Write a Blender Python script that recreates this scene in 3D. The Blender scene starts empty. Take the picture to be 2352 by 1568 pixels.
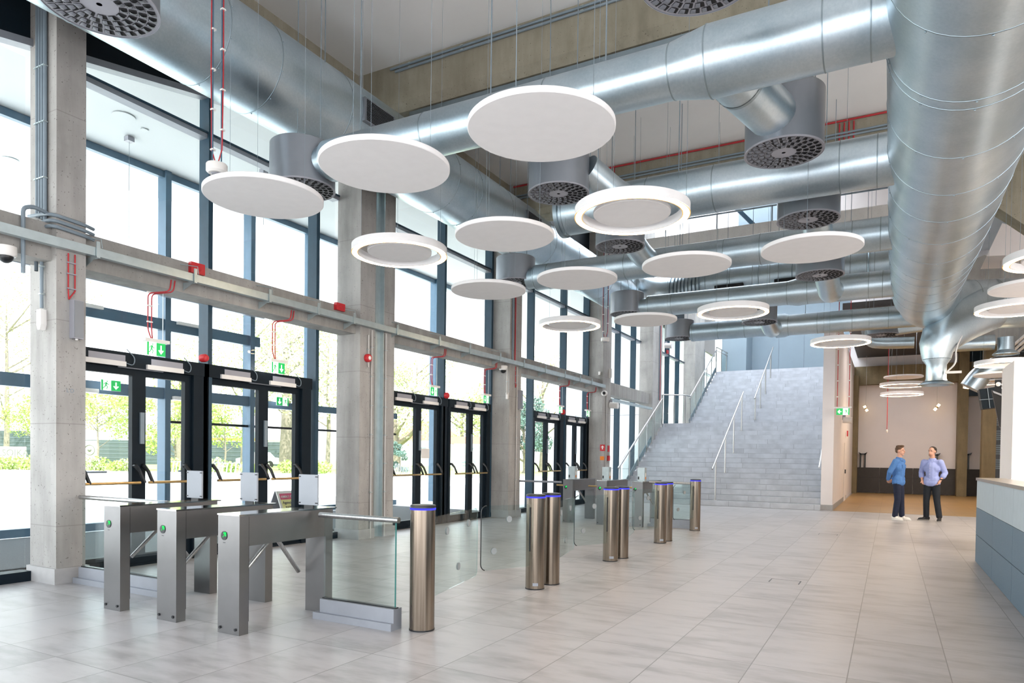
EXPO, WORLD, SUN, ROOMFILL, HALL = 2.2, 1.0, 2.8, 15.0, 36.0
import bpy, bmesh, math, random
from math import sin, cos, pi, radians, sqrt, atan2
from mathutils import Vector, Matrix
random.seed(7)
S = bpy.context.scene
COL = S.collection
# ------------------------------------------------------------------ camera
FPX, CYP, YAW, PIT, ROL, H = 1578.944, 1076.319, .502416766, -.0178735432, .0130241947, 1.45
CXP = 1176.0
_f = Vector((-sin(YAW), cos(YAW), 0)); _r = Vector((cos(YAW), sin(YAW), 0)); _u = Vector((0, 0, 1))
FW = _f*cos(PIT) + _u*sin(PIT); _u2 = _u*cos(PIT) - _f*sin(PIT)
RT = _r*cos(ROL) + _u2*sin(ROL); UP = _u2*cos(ROL) - _r*sin(ROL)
CAM = Vector((0, 0, H))
def ray(px, py): return RT*((px-CXP)/FPX) - UP*((py-CYP)/FPX) + FW
def at_x(px, py, x): d = ray(px, py); return CAM + d*(x/d.x)
def at_y(px, py, y): d = ray(px, py); return CAM + d*(y/d.y)
def at_z(px, py, z): d = ray(px, py); return CAM + d*((z-H)/d.z)
def at_d(px, py, t): return CAM + ray(px, py)*t
cd = bpy.data.cameras.new('camera'); cam = bpy.data.objects.new('camera', cd); COL.objects.link(cam)
m = Matrix((RT, UP, -FW)).transposed().to_4x4(); m.translation = CAM; cam.matrix_world = m
cd.sensor_width = 36; cd.sensor_fit = 'HORIZONTAL'; cd.lens = 36*FPX/2352; cd.shift_y = (CYP-784)/2352
cd.clip_start = .05; cd.clip_end = 600; S.camera = cam
S.view_settings.view_transform = 'Standard'; S.view_settings.look = 'None'; S.view_settings.gamma = 1
S.view_settings.use_curve_mapping = False; S.view_settings.exposure = EXPO if 'EXPO' in globals() else 0.0
c = S.cycles
c.use_denoising = True; c.max_bounces = 7; c.diffuse_bounces = 4; c.glossy_bounces = 3; c.transmission_bounces = 3
c.transparent_max_bounces = 14; c.caustics_reflective = False; c.caustics_refractive = False; c.sample_clamp_indirect = 6
# ------------------------------------------------------------------ materials
def lin(h):
    v = [int(h[i:i+2], 16)/255 for i in (0, 2, 4)]
    return tuple(x/12.92 if x <= .04045 else ((x+.055)/1.055)**2.4 for x in v)+(1,)
class NT:
    def __init__(s, name):
        s.m = bpy.data.materials.new(name); s.m.use_nodes = True; s.t = s.m.node_tree; s.t.nodes.clear()
        s.out = s.n('ShaderNodeOutputMaterial')
    def n(s, typ, **kw):
        nd = s.t.nodes.new(typ)
        for k, v in kw.items(): setattr(nd, k, v)
        return nd
    def l(s, a, b): s.t.links.new(a, b)
    def put(s, sock, v):
        if hasattr(v, 'is_output') or isinstance(v, bpy.types.NodeSocket): s.l(v, sock)
        else: sock.default_value = v
    def math(s, op, a, b=None, cc=None):
        nd = s.n('ShaderNodeMath', operation=op); s.put(nd.inputs[0], a)
        if b is not None: s.put(nd.inputs[1], b)
        if cc is not None: s.put(nd.inputs[2], cc)
        return nd.outputs[0]
    def pos(s): return s.n('ShaderNodeNewGeometry').outputs['Position']
    def sep(s, v): nd = s.n('ShaderNodeSeparateXYZ'); s.l(v, nd.inputs[0]); return nd.outputs
    def scale(s, v, xyz): nd = s.n('ShaderNodeVectorMath', operation='MULTIPLY'); s.l(v, nd.inputs[0]); nd.inputs[1].default_value = xyz; return nd.outputs[0]
    def noise(s, v, sc, det=3, rough=.5): nd = s.n('ShaderNodeTexNoise'); s.l(v, nd.inputs['Vector']); nd.inputs['Scale'].default_value = sc; nd.inputs['Detail'].default_value = det; nd.inputs['Roughness'].default_value = rough; return nd.outputs[0]
    def ramp(s, f, stops):
        nd = s.n('ShaderNodeValToRGB'); s.l(f, nd.inputs[0]); e = nd.color_ramp.elements
        while len(e) < len(stops): e.new(.5)
        for q, (p, cc) in zip(e, stops): q.position = p; q.color = cc if len(cc) == 4 else cc+(1,)
        return nd.outputs[0]
    def mix(s, f, a, b):
        nd = s.n('ShaderNodeMix', data_type='RGBA'); s.put(nd.inputs[0], f); s.put(nd.inputs[6], a); s.put(nd.inputs[7], b); return nd.outputs[2]
    def bump(s, h, st=.2, d=.01): nd = s.n('ShaderNodeBump'); nd.inputs['Strength'].default_value = st; nd.inputs['Distance'].default_value = d; s.l(h, nd.inputs['Height']); return nd.outputs[0]
    def bsdf(s, color, rough=.5, metal=0., normal=None, **kw):
        b = s.n('ShaderNodeBsdfPrincipled'); s.put(b.inputs['Base Color'], color); s.put(b.inputs['Roughness'], rough); s.put(b.inputs['Metallic'], metal)
        if normal is not None: s.l(normal, b.inputs['Normal'])
        for k, v in kw.items(): s.put(b.inputs[k], v)
        s.l(b.outputs[0], s.out.inputs[0]); return b
def plain(name, hexc, rough=.5, metal=0., var=.06, scale=9, **kw):
    t = NT(name); cc = lin(hexc); p = t.pos(); nz = t.noise(p, scale, 3)
    a = tuple(max(0, x*(1-var)) for x in cc[:3])+(1,); b = tuple(min(1, x*(1+var)) for x in cc[:3])+(1,)
    t.bsdf(t.ramp(nz, [(.3, a), (.7, b)]), rough, metal, **kw); return t.m
def emit(name, hexc, st):
    t = NT(name); e = t.n('ShaderNodeEmission'); e.inputs[0].default_value = lin(hexc); e.inputs[1].default_value = st; t.l(e.outputs[0], t.out.inputs[0]); return t.m
MT = {}
def concrete(name, lo, hi, pore, joint=None):
    t = NT(name); p = t.pos()
    big = t.noise(p, .9, 5, .6); stre = t.noise(t.scale(p, (3, 3, .5)), 2.2, 4, .6)
    f = t.math('ADD', t.math('MULTIPLY', big, .6), t.math('MULTIPLY', stre, .4))
    col = t.ramp(f, [(.33, lin(lo)), (.66, lin(hi))])
    pr = t.noise(p, 46, 2, .5); pm = t.ramp(pr, [(.68, (0, 0, 0)), (.72, (1, 1, 1))])
    col = t.mix(pm, col, lin(pore))
    if joint:
        z = t.sep(p)[2]; fr = t.math('FRACT', t.math('DIVIDE', t.math('ADD', z, -.62), joint)); jm = t.math('LESS_THAN', fr, .012/joint)
        col = t.mix(t.math('MULTIPLY', jm, .35), col, lin(pore))
    t.bsdf(col, .75, 0, t.bump(t.noise(p, 30, 4), .15, .01)); return t.m
MT['concrete'] = concrete('concrete_grey', '8d8b88', 'b4b2af', '686560', 1.12)
MT['beamc'] = concrete('concrete_beam', '807e7b', 'aaa8a4', '5a5751')
MT['palec'] = concrete('concrete_pale', 'dddbd9', 'f0eeec', 'b0aca6')
MT['brownc'] = concrete('concrete_brown', '6b5f46', '8c7e60', '4d4432')
MT['olive'] = concrete('concrete_olive', '7c7666', 'a09a8a', '564f42')
def galv():
    t = NT('galvanised_steel'); p = t.pos(); a = t.noise(p, 1.7, 3); b = t.noise(p, 38, 3, .7)
    col = t.ramp(t.math('ADD', t.math('MULTIPLY', a, .65), t.math('MULTIPLY', b, .35)), [(.35, lin('b0c3ce')), (.65, lin('cedbe3'))])
    ro = t.math('MULTIPLY_ADD', b, .12, .30)
    t.bsdf(col, ro, 1.0, t.bump(a, .06, .03)); return t.m
MT['galv'] = galv()
MT['galvd'] = plain('galvanised_seam', '9aa9b2', .4, 1.0)
def steel(name, c1, c2, rough):
    t = NT(name); p = t.pos(); b = t.noise(t.scale(p, (22, 22, .4)), 3, 2)
    t.bsdf(t.ramp(b, [(.3, lin(c1)), (.7, lin(c2))]), t.math('MULTIPLY_ADD', b, .08, rough), 1.0); return t.m
MT['steel'] = steel('brushed_stainless', '75695d', '968a7d', .2)
MT['steel2'] = steel('satin_stainless', 'adadac', 'c4c4c4', .3)
MT['cabinet'] = plain('turnstile_sheet', '807f80', .33, 1.0, .04, 5)
MT['polished'] = plain('polished_top_plate', 'b4b5b6', .12, 1.0, .02)
MT['readergrey'] = plain('reader_grey', '9aa0a8', .5, 0, .02)
MT['drum'] = plain('drum_grey_paint', '7f858d', .33, .35, .02)
MT['plate'] = plain('diffuser_grey_plate', '9c9da6', .45, .1, .02)
MT['nozzle'] = plain('diffuser_nozzle_grey', '6c6f77', .45, .1, .03)
MT['void'] = plain('dark_opening', '14161a', .8)
MT['white'] = plain('white_acoustic_panel', 'ecebec', .85, 0, .015)
MT['ceil'] = plain('white_ceiling_paint', 'f2f2f2', .9, 0, .02, 1.2)
MT['wallw'] = plain('white_wall_paint', 'ebe5e4', .8, 0, .02, 1.5)
MT['wallb'] = plain('blue_grey_wall_panel', '8e9faa', .6, 0, .04, 1.1)
MT['frame'] = plain('anthracite_frame', '243f50', .42, 0, .08, **{'Specular IOR Level': .4})
MT['framed'] = plain('black_door_frame', '0d1a23', .5, 0, .08, **{'Specular IOR Level': .2})
MT['outerframe'] = plain('blue_grey_outer_frame', '4f6b80', .4, .2, .06)
MT['alu'] = plain('silver_transom', '9a9ea6', .5, .5, .03)
MT['tray'] = plain('zinc_cable_tray', 'b3bfc2', .38, .7, .06)
MT['conduit'] = plain('grey_conduit', '7f8d97', .45, .1, .05)
MT['conduitw'] = plain('pale_conduit', 'b9b7b4', .5, .1, .05)
MT['redcable'] = plain('red_fire_cable', 'b3262f', .5, 0, .1)
MT['red'] = plain('red_plastic', 'c2272f', .4, 0, .05)
MT['orange'] = plain('orange_plastic', 'e8862a', .4)
MT['wplastic'] = plain('white_plastic', 'e9e7e4', .4, 0, .02)
MT['black'] = plain('black_plastic', '14171b', .35)
MT['green'] = None
t = NT('sign_green_backlit'); b = t.bsdf(lin('0f9a4a'), .4); b.inputs['Emission Color'].default_value = lin('0f9a4a'); b.inputs['Emission Strength'].default_value = .25; MT['green'] = t.m
t = NT('sign_white_backlit'); b = t.bsdf(lin('f4f6f4'), .4); b.inputs['Emission Color'].default_value = lin('f4f6f4'); b.inputs['Emission Strength'].default_value = .35; MT['signwhite'] = t.m
MT['led'] = emit('green_arrow_led', '18e060', .45)
MT['bluelight'] = emit('blue_ring_light', '3a3cff', .45)
MT['ringlight'] = emit('warm_ring_light', 'ffdcae', 9.0)
MT['ringbloom'] = emit('amber_bloom_fringe', 'ffb95e', .30)
MT['tubelight'] = emit('warm_tube_light', 'ffd9a0', 1.6)
MT['brass'] = plain('push_bar_metal', 'c9ab78', .3, .85)
MT['lit_tread'] = plain('lit_tread_strip', 'c4c8ce', .4, .3)
def glass(name, tint, base=.045, k=.75, rough=0.0):
    t = NT(name); lw = t.n('ShaderNodeLayerWeight'); lw.inputs[0].default_value = .5
    f = t.math('MULTIPLY_ADD', t.math('POWER', lw.outputs['Facing'], 4.5), k, base)
    tr = t.n('ShaderNodeBsdfTransparent'); tr.inputs[0].default_value = tint; g = t.n('ShaderNodeBsdfGlossy'); g.inputs['Roughness'].default_value = rough
    g.inputs[0].default_value = (1, 1, 1, 1)
    mx = t.n('ShaderNodeMixShader'); t.l(f, mx.inputs[0]); t.l(tr.outputs[0], mx.inputs[1]); t.l(g.outputs[0], mx.inputs[2]); t.l(mx.outputs[0], t.out.inputs[0]); return t.m
MT['glass'] = glass('window_glass', (.97, .985, .985, 1), .018, .4)
MT['gglass'] = glass('barrier_glass', (.90, .95, .945, 1), .025, .4)
MT['glassedge'] = plain('glass_green_edge', '4f8f8a', .15)
MT['dot'] = plain('frosted_dot', '888d8f', .6)
def floor_mat(name, c1, c2, joint, x0, dx, y0, dy, rough, jw=.0035):
    t = NT(name); p = t.pos(); s = t.sep(p)
    ux = t.math('DIVIDE', t.math('ADD', s[0], -x0), dx); uy = t.math('DIVIDE', t.math('ADD', s[1], -y0), dy)
    ex = t.math('ABSOLUTE', t.math('SUBTRACT', t.math('FRACT', t.math('ADD', ux, .5)), .5)); ey = t.math('ABSOLUTE', t.math('SUBTRACT', t.math('FRACT', t.math('ADD', uy, .5)), .5))
    jm = t.math('MAXIMUM', t.math('LESS_THAN', ex, jw/dx), t.math('LESS_THAN', ey, jw/dy))
    wn = t.n('ShaderNodeTexWhiteNoise'); cb = t.n('ShaderNodeCombineXYZ'); t.l(t.math('FLOOR', ux), cb.inputs[0]); t.l(t.math('FLOOR', uy), cb.inputs[1]); t.l(cb.outputs[0], wn.inputs[0])
    off = t.n('ShaderNodeVectorMath', operation='MULTIPLY_ADD'); t.l(wn.outputs['Color'], off.inputs[0]); off.inputs[1].default_value = (9, 9, 9); t.l(p, off.inputs[2])
    n1 = t.noise(t.scale(off.outputs[0], (1.0, 3.2, 1)), 2.1, 5, .6); n2 = t.noise(off.outputs[0], 1.0, 3)
    f = t.math('ADD', t.math('MULTIPLY', n1, .65), t.math('MULTIPLY', n2, .35)); f = t.math('ADD', f, t.math('MULTIPLY_ADD', wn.outputs[0], .05, -.025))
    col = t.mix(jm, t.ramp(f, [(.36, lin(c1)), (.52, lin(c2)), (.64, tuple(min(1, q*1.07) for q in lin(c2)[:3]))]), lin(joint))
    t.bsdf(col, t.math('MULTIPLY_ADD', n1, .12, rough), 0, t.bump(t.math('SUBTRACT', 1.0, jm), .12, .004)); return t.m
MT['floor'] = floor_mat('floor_tiles', '928f8f', 'aba8a9', '777473', -.222, .6117, 2.68, 1.205, .3)
def stair_mat():
    t = NT('stair_tiles'); p = t.pos(); s = t.sep(p); uz = t.math('DIVIDE', t.math('ADD', s[2], .0015), .1665); row = t.math('FLOOR', uz)
    wn = t.n('ShaderNodeTexWhiteNoise'); wn.noise_dimensions = '1D'; t.l(row, wn.inputs['W']); ux = t.math('ADD', t.math('DIVIDE', s[0], 1.21), wn.outputs[0])
    jm = t.math('MAXIMUM', t.math('LESS_THAN', t.math('FRACT', uz), .05), t.math('LESS_THAN', t.math('FRACT', ux), .006))  # dark riser lines paint the shadow gap; upright lines are tile joints
    wm = t.n('ShaderNodeTexWhiteNoise'); cb = t.n('ShaderNodeCombineXYZ'); t.l(row, cb.inputs[0]); t.l(t.math('FLOOR', ux), cb.inputs[1]); t.l(cb.outputs[0], wm.inputs[0])
    off = t.n('ShaderNodeVectorMath', operation='MULTIPLY_ADD'); t.l(wm.outputs['Color'], off.inputs[0]); off.inputs[1].default_value = (7, 7, 7); t.l(p, off.inputs[2])
    f = t.math('ADD', t.noise(off.outputs[0], 2.6, 4, .55), t.math('MULTIPLY_ADD', wm.outputs[0], .05, -.025))
    t.bsdf(t.mix(jm, t.ramp(f, [(.35, lin('b9bdc4')), (.65, lin('ccd0d7'))]), lin('84888f')), .55); return t.m
MT['stair'] = stair_mat()
MT['floorfar'] = floor_mat('far_floor_tiles', '967646', 'a98857', '80653e', -.222, .6117, 2.68, 1.205, .3)
MT['skirt'] = plain('grey_skirting', 'a9a8a8', .6)
MT['counterlow'] = plain('speckled_blue_grey_tile', '64798a', .6, 0, .22, 160)
MT['countertop'] = plain('pale_blue_counter_panel', 'b3c0c9', .55, 0, .03)
MT['counterstone'] = plain('brown_grey_counter_top', '8b857d', .3, 0, .1)
MT['wains'] = plain('dark_brown_panel', '3a3634', .6, 0, .1)
MT['paving'] = plain('pale_paving', 'efedea', .9, 0, .04, .6)
MT['lawn'] = plain('grass_green', '8fa35a', .95, 0, .2, 1.4)
MT['mat'] = plain('entrance_mat', '55585a', .95, 0, .15, 60)
MT['soffit'] = plain('white_soffit', 'cfd4d5', .85, 0, .015, 1)
MT['clad'] = plain('white_cladding', 'eceff0', .7, 0, .02, 1)
MT['bark'] = plain('tree_bark', '82796d', .9, 0, .2)
def leafm(name, h):
    t = NT(name); p = t.pos(); nz = t.noise(p, 2.2, 2); cc = lin(h)
    t.bsdf(t.ramp(nz, [(.3, tuple(x*.75 for x in cc[:3])), (.7, tuple(min(1, x*1.3) for x in cc[:3]))]), .8); return t.m
MT['leaf'] = leafm('spring_leaves', 'a3b562'); MT['leaf2'] = leafm('pale_leaves', 'b3bd90'); MT['leaf3'] = leafm('dark_conifer', '4f6a60')
# ------------------------------------------------------------------ mesh building
class MB:
    def __init__(s): s.v = []; s.f = []; s.mi = []
    def join(s, other, idx):
        n0 = len(s.f); s.mi += [0]*(n0-len(s.mi)); s.add(other.v, other.f); s.mi += [idx]*(len(s.f)-n0); return s
    def add(s, vs, fs):
        o = len(s.v); s.v += [Vector(v) for v in vs]; s.f += [tuple(i+o for i in q) for q in fs]; return s
    def box(s, a, b):
        x0, y0, z0 = a; x1, y1, z1 = b
        if x0 > x1: x0, x1 = x1, x0
        if y0 > y1: y0, y1 = y1, y0
        if z0 > z1: z0, z1 = z1, z0
        return s.add([(x0, y0, z0), (x1, y0, z0), (x1, y1, z0), (x0, y1, z0), (x0, y0, z1), (x1, y0, z1), (x1, y1, z1), (x0, y1, z1)],
              [(0, 3, 2, 1), (4, 5, 6, 7), (0, 1, 5, 4), (1, 2, 6, 5), (2, 3, 7, 6), (3, 0, 4, 7)])
    def obox(s, c, ax, ay, az):
        c, ax, ay, az = Vector(c), Vector(ax), Vector(ay), Vector(az)
        vs = [c+i*ax+j*ay+k*az for k in (-1, 1) for i, j in ((-1, -1), (1, -1), (1, 1), (-1, 1))]
        return s.add(vs, [(0, 3, 2, 1), (4, 5, 6, 7), (0, 1, 5, 4), (1, 2, 6, 5), (2, 3, 7, 6), (3, 0, 4, 7)])
    def bar(s, p, q, w, h, up=(0, 0, 1)):
        p, q = Vector(p), Vector(q); d = q-p; up = Vector(up); sd = d.cross(up)
        if sd.length < 1e-6: sd = d.cross(Vector((1, 0, 0)))
        sd.normalize(); u = sd.cross(d).normalized(); return s.obox((p+q)/2, d/2, sd*w/2, u*h/2)
    def tube(s, pts, r, n=10, caps=True, closed=False):
        pts = [Vector(p) for p in pts]; k = len(pts); rs = r if isinstance(r, (list, tuple)) else [r]*k
        T = []
        for i in range(k):
            a = pts[(i-1) % k] if (i > 0 or closed) else pts[0]; b = pts[(i+1) % k] if (i < k-1 or closed) else pts[-1]
            T.append((b-a).normalized())
        nrm = T[0].cross(Vector((0, 0, 1)))
        if nrm.length < 1e-3: nrm = T[0].cross(Vector((1, 0, 0)))
        nrm.normalize(); vs = []
        for i in range(k):
            nrm = (nrm - T[i]*nrm.dot(T[i])).normalized(); bi = T[i].cross(nrm)
            for j in range(n):
                a = 2*pi*j/n; vs.append(pts[i]+(nrm*cos(a)+bi*sin(a))*rs[i])
        fs = [(i*n+j, i*n+(j+1) % n, ((i+1) % k)*n+(j+1) % n, ((i+1) % k)*n+j) for i in range(k if closed else k-1) for j in range(n)]
        if caps and not closed: fs += [tuple(range(n-1, -1, -1)), tuple(range((k-1)*n, k*n))]
        return s.add(vs, fs)
    def lathe(s, prof, n=32, c=(0, 0, 0), axis='z', cap=False):
        c = Vector(c); vs = []
        for r, z in prof:
            for j in range(n):
                a = 2*pi*j/n; x, y = r*cos(a), r*sin(a)
                vs.append(c+(Vector((x, y, z)) if axis == 'z' else Vector((z, x, y)) if axis == 'x' else Vector((y, z, x))))
        fs = [(i*n+j, i*n+(j+1) % n, (i+1)*n+(j+1) % n, (i+1)*n+j) for i in range(len(prof)-1) for j in range(n)]
        if cap: fs += [tuple(range(n-1, -1, -1)), tuple(range((len(prof)-1)*n, len(prof)*n))]
        return s.add(vs, fs)
    def prism(s, poly, ext):
        poly = [Vector(p) for p in poly]; ext = Vector(ext); n = len(poly)
        vs = poly+[p+ext for p in poly]
        return s.add(vs, [tuple(range(n-1, -1, -1)), tuple(range(n, 2*n))]+[(i, (i+1) % n, n+(i+1) % n, n+i) for i in range(n)])
    def ell(s, c, rx, ry=None, rz=None, n=16, m=10, ax=None):
        ry = ry or rx; rz = rz or rx; c = Vector(c); X, Y, Z = ax or (Vector((1, 0, 0)), Vector((0, 1, 0)), Vector((0, 0, 1)))
        vs = [c-Z*rz]
        for i in range(1, m):
            a = -pi/2+pi*i/m
            for j in range(n): b = 2*pi*j/n; vs.append(c+X*(rx*cos(a)*cos(b))+Y*(ry*cos(a)*sin(b))+Z*(rz*sin(a)))
        vs.append(c+Z*rz); L = len(vs)-1
        fs = [(0, 1+(j+1) % n, 1+j) for j in range(n)]
        fs += [(1+i*n+j, 1+i*n+(j+1) % n, 1+(i+1)*n+(j+1) % n, 1+(i+1)*n+j) for i in range(m-2) for j in range(n)]
        fs += [(L, 1+(m-2)*n+j, 1+(m-2)*n+(j+1) % n) for j in range(n)]
        return s.add(vs, fs)
    def cap(s, p, q, r0, r1, n=12):
        p, q = Vector(p), Vector(q); s.ell(p, r0, n=n, m=8); s.ell(q, r1, n=n, m=8); return s.tube([p, q], [r0, r1], n)
    def build(s, name, mat, parent=None, smooth=False, origin=None, **kw):
        if parent is not None: o = ORG[parent]
        elif origin is not None: o = Vector(origin)
        else: o = Vector((0, 0, 0)) if kw.get('kind') == 'structure' else Vector(((min(v.x for v in s.v)+max(v.x for v in s.v))/2, (min(v.y for v in s.v)+max(v.y for v in s.v))/2, min(v.z for v in s.v)))
        me = bpy.data.meshes.new(name); me.from_pydata([v-o for v in s.v], [], s.f); me.update()
        bm = bmesh.new(); bm.from_mesh(me); bmesh.ops.recalc_face_normals(bm, faces=bm.faces); bm.to_mesh(me); bm.free()
        if smooth:
            for p in me.polygons: p.use_smooth = True
            try: me.set_sharp_from_angle(angle=radians(40))
            except Exception: pass
        for q_ in (mat if isinstance(mat, list) else [mat]): me.materials.append(MT[q_] if isinstance(q_, str) else q_)
        if isinstance(mat, list):
            for p in me.polygons: p.material_index = s.mi[p.index] if p.index < len(s.mi) else 0
        ob = bpy.data.objects.new(name, me); COL.objects.link(ob)
        if parent is not None: ob.parent = parent
        else: ob.location = o
        ORG[ob] = o; tag(ob, **kw); return ob
ORG = {}
def tag(o, label=None, cat=None, group=None, kind=None):
    if label: o['label'] = label
    if cat: o['category'] = cat
    if group: o['group'] = group
    if kind: o['kind'] = kind
    return o
def thing(name, loc, label=None, cat=None, group=None, kind=None):
    o = bpy.data.objects.new(name, None); COL.objects.link(o); o.location = loc; o.empty_display_size = .1; ORG[o] = Vector(loc)
    return tag(o, label, cat, group, kind)
def copy_tree(o, parent=None, loc=None, rotz=None, label=None):
    c2 = o.copy(); COL.objects.link(c2)
    if parent is not None: c2.parent = parent
    if loc is not None: c2.location = loc; ORG[c2] = Vector(loc)
    if rotz is not None: c2.rotation_euler = (0, 0, rotz)
    if label: c2['label'] = label
    for ch in list(o.children): copy_tree(ch, c2)
    return c2
def arc(c, r, a0, a1, n, U, V): return [Vector(c)+Vector(U)*r*cos(a0+(a1-a0)*i/n)+Vector(V)*r*sin(a0+(a1-a0)*i/n) for i in range(n+1)]
def fillet(pts, r, n=4):
    pts = [Vector(p) for p in pts]; out = [pts[0]]
    for i in range(1, len(pts)-1):
        a = (pts[i-1]-pts[i]); b = (pts[i+1]-pts[i]); k = min(r, a.length*.45, b.length*.45); A = pts[i]+a.normalized()*k; B = pts[i]+b.normalized()*k
        for j in range(n+1):
            q = j/n; out.append(A*(1-q)**2+pts[i]*2*q*(1-q)+B*q*q)
    return out+[pts[-1]]

def meshify(o):
    """turn a text object into an ordinary mesh object in the same place"""
    bpy.context.view_layer.update(); dg = bpy.context.evaluated_depsgraph_get(); me = bpy.data.meshes.new_from_object(o.evaluated_get(dg)); nm = o.name
    n = bpy.data.objects.new(nm, me); COL.objects.link(n); n.parent = o.parent; n.matrix_local = o.matrix_local
    cu = o.data; bpy.data.objects.remove(o); bpy.data.curves.remove(cu); n.name = nm; return n
# ------------------------------------------------------------------ setting
def struct(name, mb, mat, label=None, cat=None, parent=None, smooth=False):
    return mb.build(name, mat, parent, smooth, kind='structure' if parent is None else None, label=label, cat=cat)
struct('floor', MB().box((-8.9, -9, -.25), (14, 40, 0)), 'floor', 'large pale grey rectangular floor tiles of the entrance hall', 'floor')
struct('floor_far', MB().box((-1.43, 21.95, 0), (9, 36, .004)), 'floorfar', 'warm beige tiled floor of the far room behind the people', 'floor')
struct('glareblock_south', MB().box((-8.5, -2.8, 4.3), (9.3, -2.5, 8.1)), 'wallw', 'white lintel added unseen over the open end of the hall', 'glareblock')  # added out of view to cut the sky reflection in the ducts
struct('ceiling', MB().box((-8.55, -2.5, 7.83), (12, 9.0, 8.1)).box((-8.55, 9.5, 7.83), (12, 14.3, 8.1)), 'ceil', 'white flat ceiling above the ducts', 'ceiling')
struct('ceiling_rear', MB().box((-8.55, 14.9, 10.5), (12, 20.8, 10.8)).box((-8.55, 34, 10.5), (12, 38, 10.8)).box((-1.8, 20.8, 10.5), (12, 34, 10.8)), 'ceil', 'white high ceiling over the stairs beyond the cross beams', 'ceiling')
t = NT('opal_fillpanel'); tl = t.n('ShaderNodeBsdfTranslucent'); tl.inputs[0].default_value = (.9, .92, .95, 1); t.l(tl.outputs[0], t.out.inputs[0]); MT['opal'] = t.m
struct('fillpanel', MB().box((-8.5, 20.8, 10.55), (-1.8, 34, 10.57)), 'opal', 'opal rooflight added to brighten the stairs', 'fillpanel')  # light panel added overhead to brighten the stairs
# concrete columns: (near y, far y)
XC = -7.9
def cy(px, py=900): return at_x(px, py, XC).y
cols = [('first concrete column beside the near turnstiles, carrying a tall grey loudspeaker', 4.14, 4.45), (None, 8.98, 9.9),
        ('third concrete column, between the second and the third pairs of doors', 14.2, 14.78), ('fourth concrete column, beyond the last doors, with small red signs on it', 20.18, 20.9),
        ('fifth concrete column, where the glass railing of the stairs begins', 25.3, 26.5), ('sixth concrete column, beside the top of the stairs', 31.6, 33.4)]
cats = 'column'
for i, (lb, a, b) in enumerate(cols):
    if i == 1:
        t = thing('concrete_column', (-8.1, 9.4, 0), 'second concrete column, split by a steel channel, with a red sounder on it', 'column', kind='structure')
        MB().box((-8.42, 8.98, 0), (XC, 9.36, 7.83)).build('concrete_half', 'concrete', t)
        MB().box((-8.42, 9.60, 0), (XC, 9.9, 7.83)).build('concrete_half', 'concrete', t)
        MB().box((-8.3, 9.36, 0), (XC-.06, 9.60, 7.83)).build('channel_web', 'tray', t, label='zinc grey steel channel')
        for y in (9.37, 9.585): MB().box((XC-.07, y-.01, 0), (XC+.012, y+.01, 7.83)).build('channel_flange', 'tray', t)
        for a2, b2 in ((8.95, 9.36), (9.6, 9.93)): MB().box((-8.42, a2, 0), (XC+.03, b2, .17)).build('skirting', 'skirt', t)
    else:
        t = thing('concrete_column', (-8.1, (a+b)/2, 0), lb, cats, kind='structure')
        MB().box((-8.42, a, 0), (XC, b, 10.5 if i > 2 else 7.83)).build('shaft', 'concrete', t)
        MB().box((-8.44, a-.03, 0), (XC+.03, b+.03, .17)).build('skirting', 'skirt', t)
    if i == 0:
        # pencilled letters on the shaft
        p = at_x(163, 897, XC)
        cu = bpy.data.curves.new('pencil_mark', 'FONT'); cu.body = 'LD'; cu.size = .06; cu.extrude = .0006; cu.space_character = 1.3
        o = bpy.data.objects.new('pencil_mark', cu); COL.objects.link(o); o.parent = t; o.location = Vector((XC+.002, p.y-.05, p.z-.02))-ORG[t]
        o.rotation_euler = (pi/2, 0, pi/2); cu.materials.append(MT['conduit']); o = meshify(o); o['label'] = 'dark pencilled letters LD'
# ring beam between columns
spans = [(-3, 4.14, 'left of the first column'), (4.45, 8.98, 'over the two nearest double doors'), (9.9, 14.2, 'between the second and the third columns'), (14.78, 20.18, 'between the third and the fourth columns'), (20.9, 25.3, 'beside the lower stairs, beyond the cable tray')]
for a, b, w in spans:
    struct('concrete_beam', MB().box((-8.36, a, 3.5), (-8.0, b, 3.9)), 'beamc', 'grey concrete beam across the glazing '+w, 'beam')
struct('edge_beam', MB().box((-8.55, -2.5, 6.9), (-7.98, 14.9, 7.829)), 'olive', 'olive concrete edge beam between the ceiling and the glazing', 'beam')
struct('cross_beam', MB().prism([(-8, 9.0, 7.2), (-8, 9.09, 7.08), (-8, 9.5, 7.08), (-8, 9.5, 8.1), (-8, 9.0, 8.1)], (20, 0, 0)), 'olive', 'nearest olive concrete cross beam, behind the biggest round panels', 'beam')
struct('cross_beam', MB().prism([(-8, 14.3, 7.2), (-8, 14.38, 7.08), (-8, 14.9, 7.08), (-8, 14.9, 10.6), (-8, 14.3, 10.6)], (20, 0, 0)), 'olive', 'farther concrete cross beam with red cables clipped along it', 'beam')
struct('gallery_beam', MB().box((-8.0, 20.2, 7.2), (0.2, 20.6, 8.06)), 'palec', 'pale concrete gallery beam with a pipe rail, seen between the ducts', 'beam')
t = thing('pipe_rail', (-4, 20.25, 8.06), 'thin grey pipe rail on the pale gallery beam', 'railing')
MB().tube([(-7.9, 20.25, 8.5), (0.1, 20.25, 8.5)], .025, 8).build('rail', 'conduit', t)
for k in range(6): MB().tube([(-7.5+k*1.5, 20.25, 8.06), (-7.5+k*1.5, 20.25, 8.5)], .018, 8).build('post', 'conduit', t)
struct('wall_gallery', MB().box((-6.4, 24.0, 8.1), (0.4, 24.3, 10.5)), 'wallw', 'white wall high behind the gallery rail', 'wall')
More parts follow.
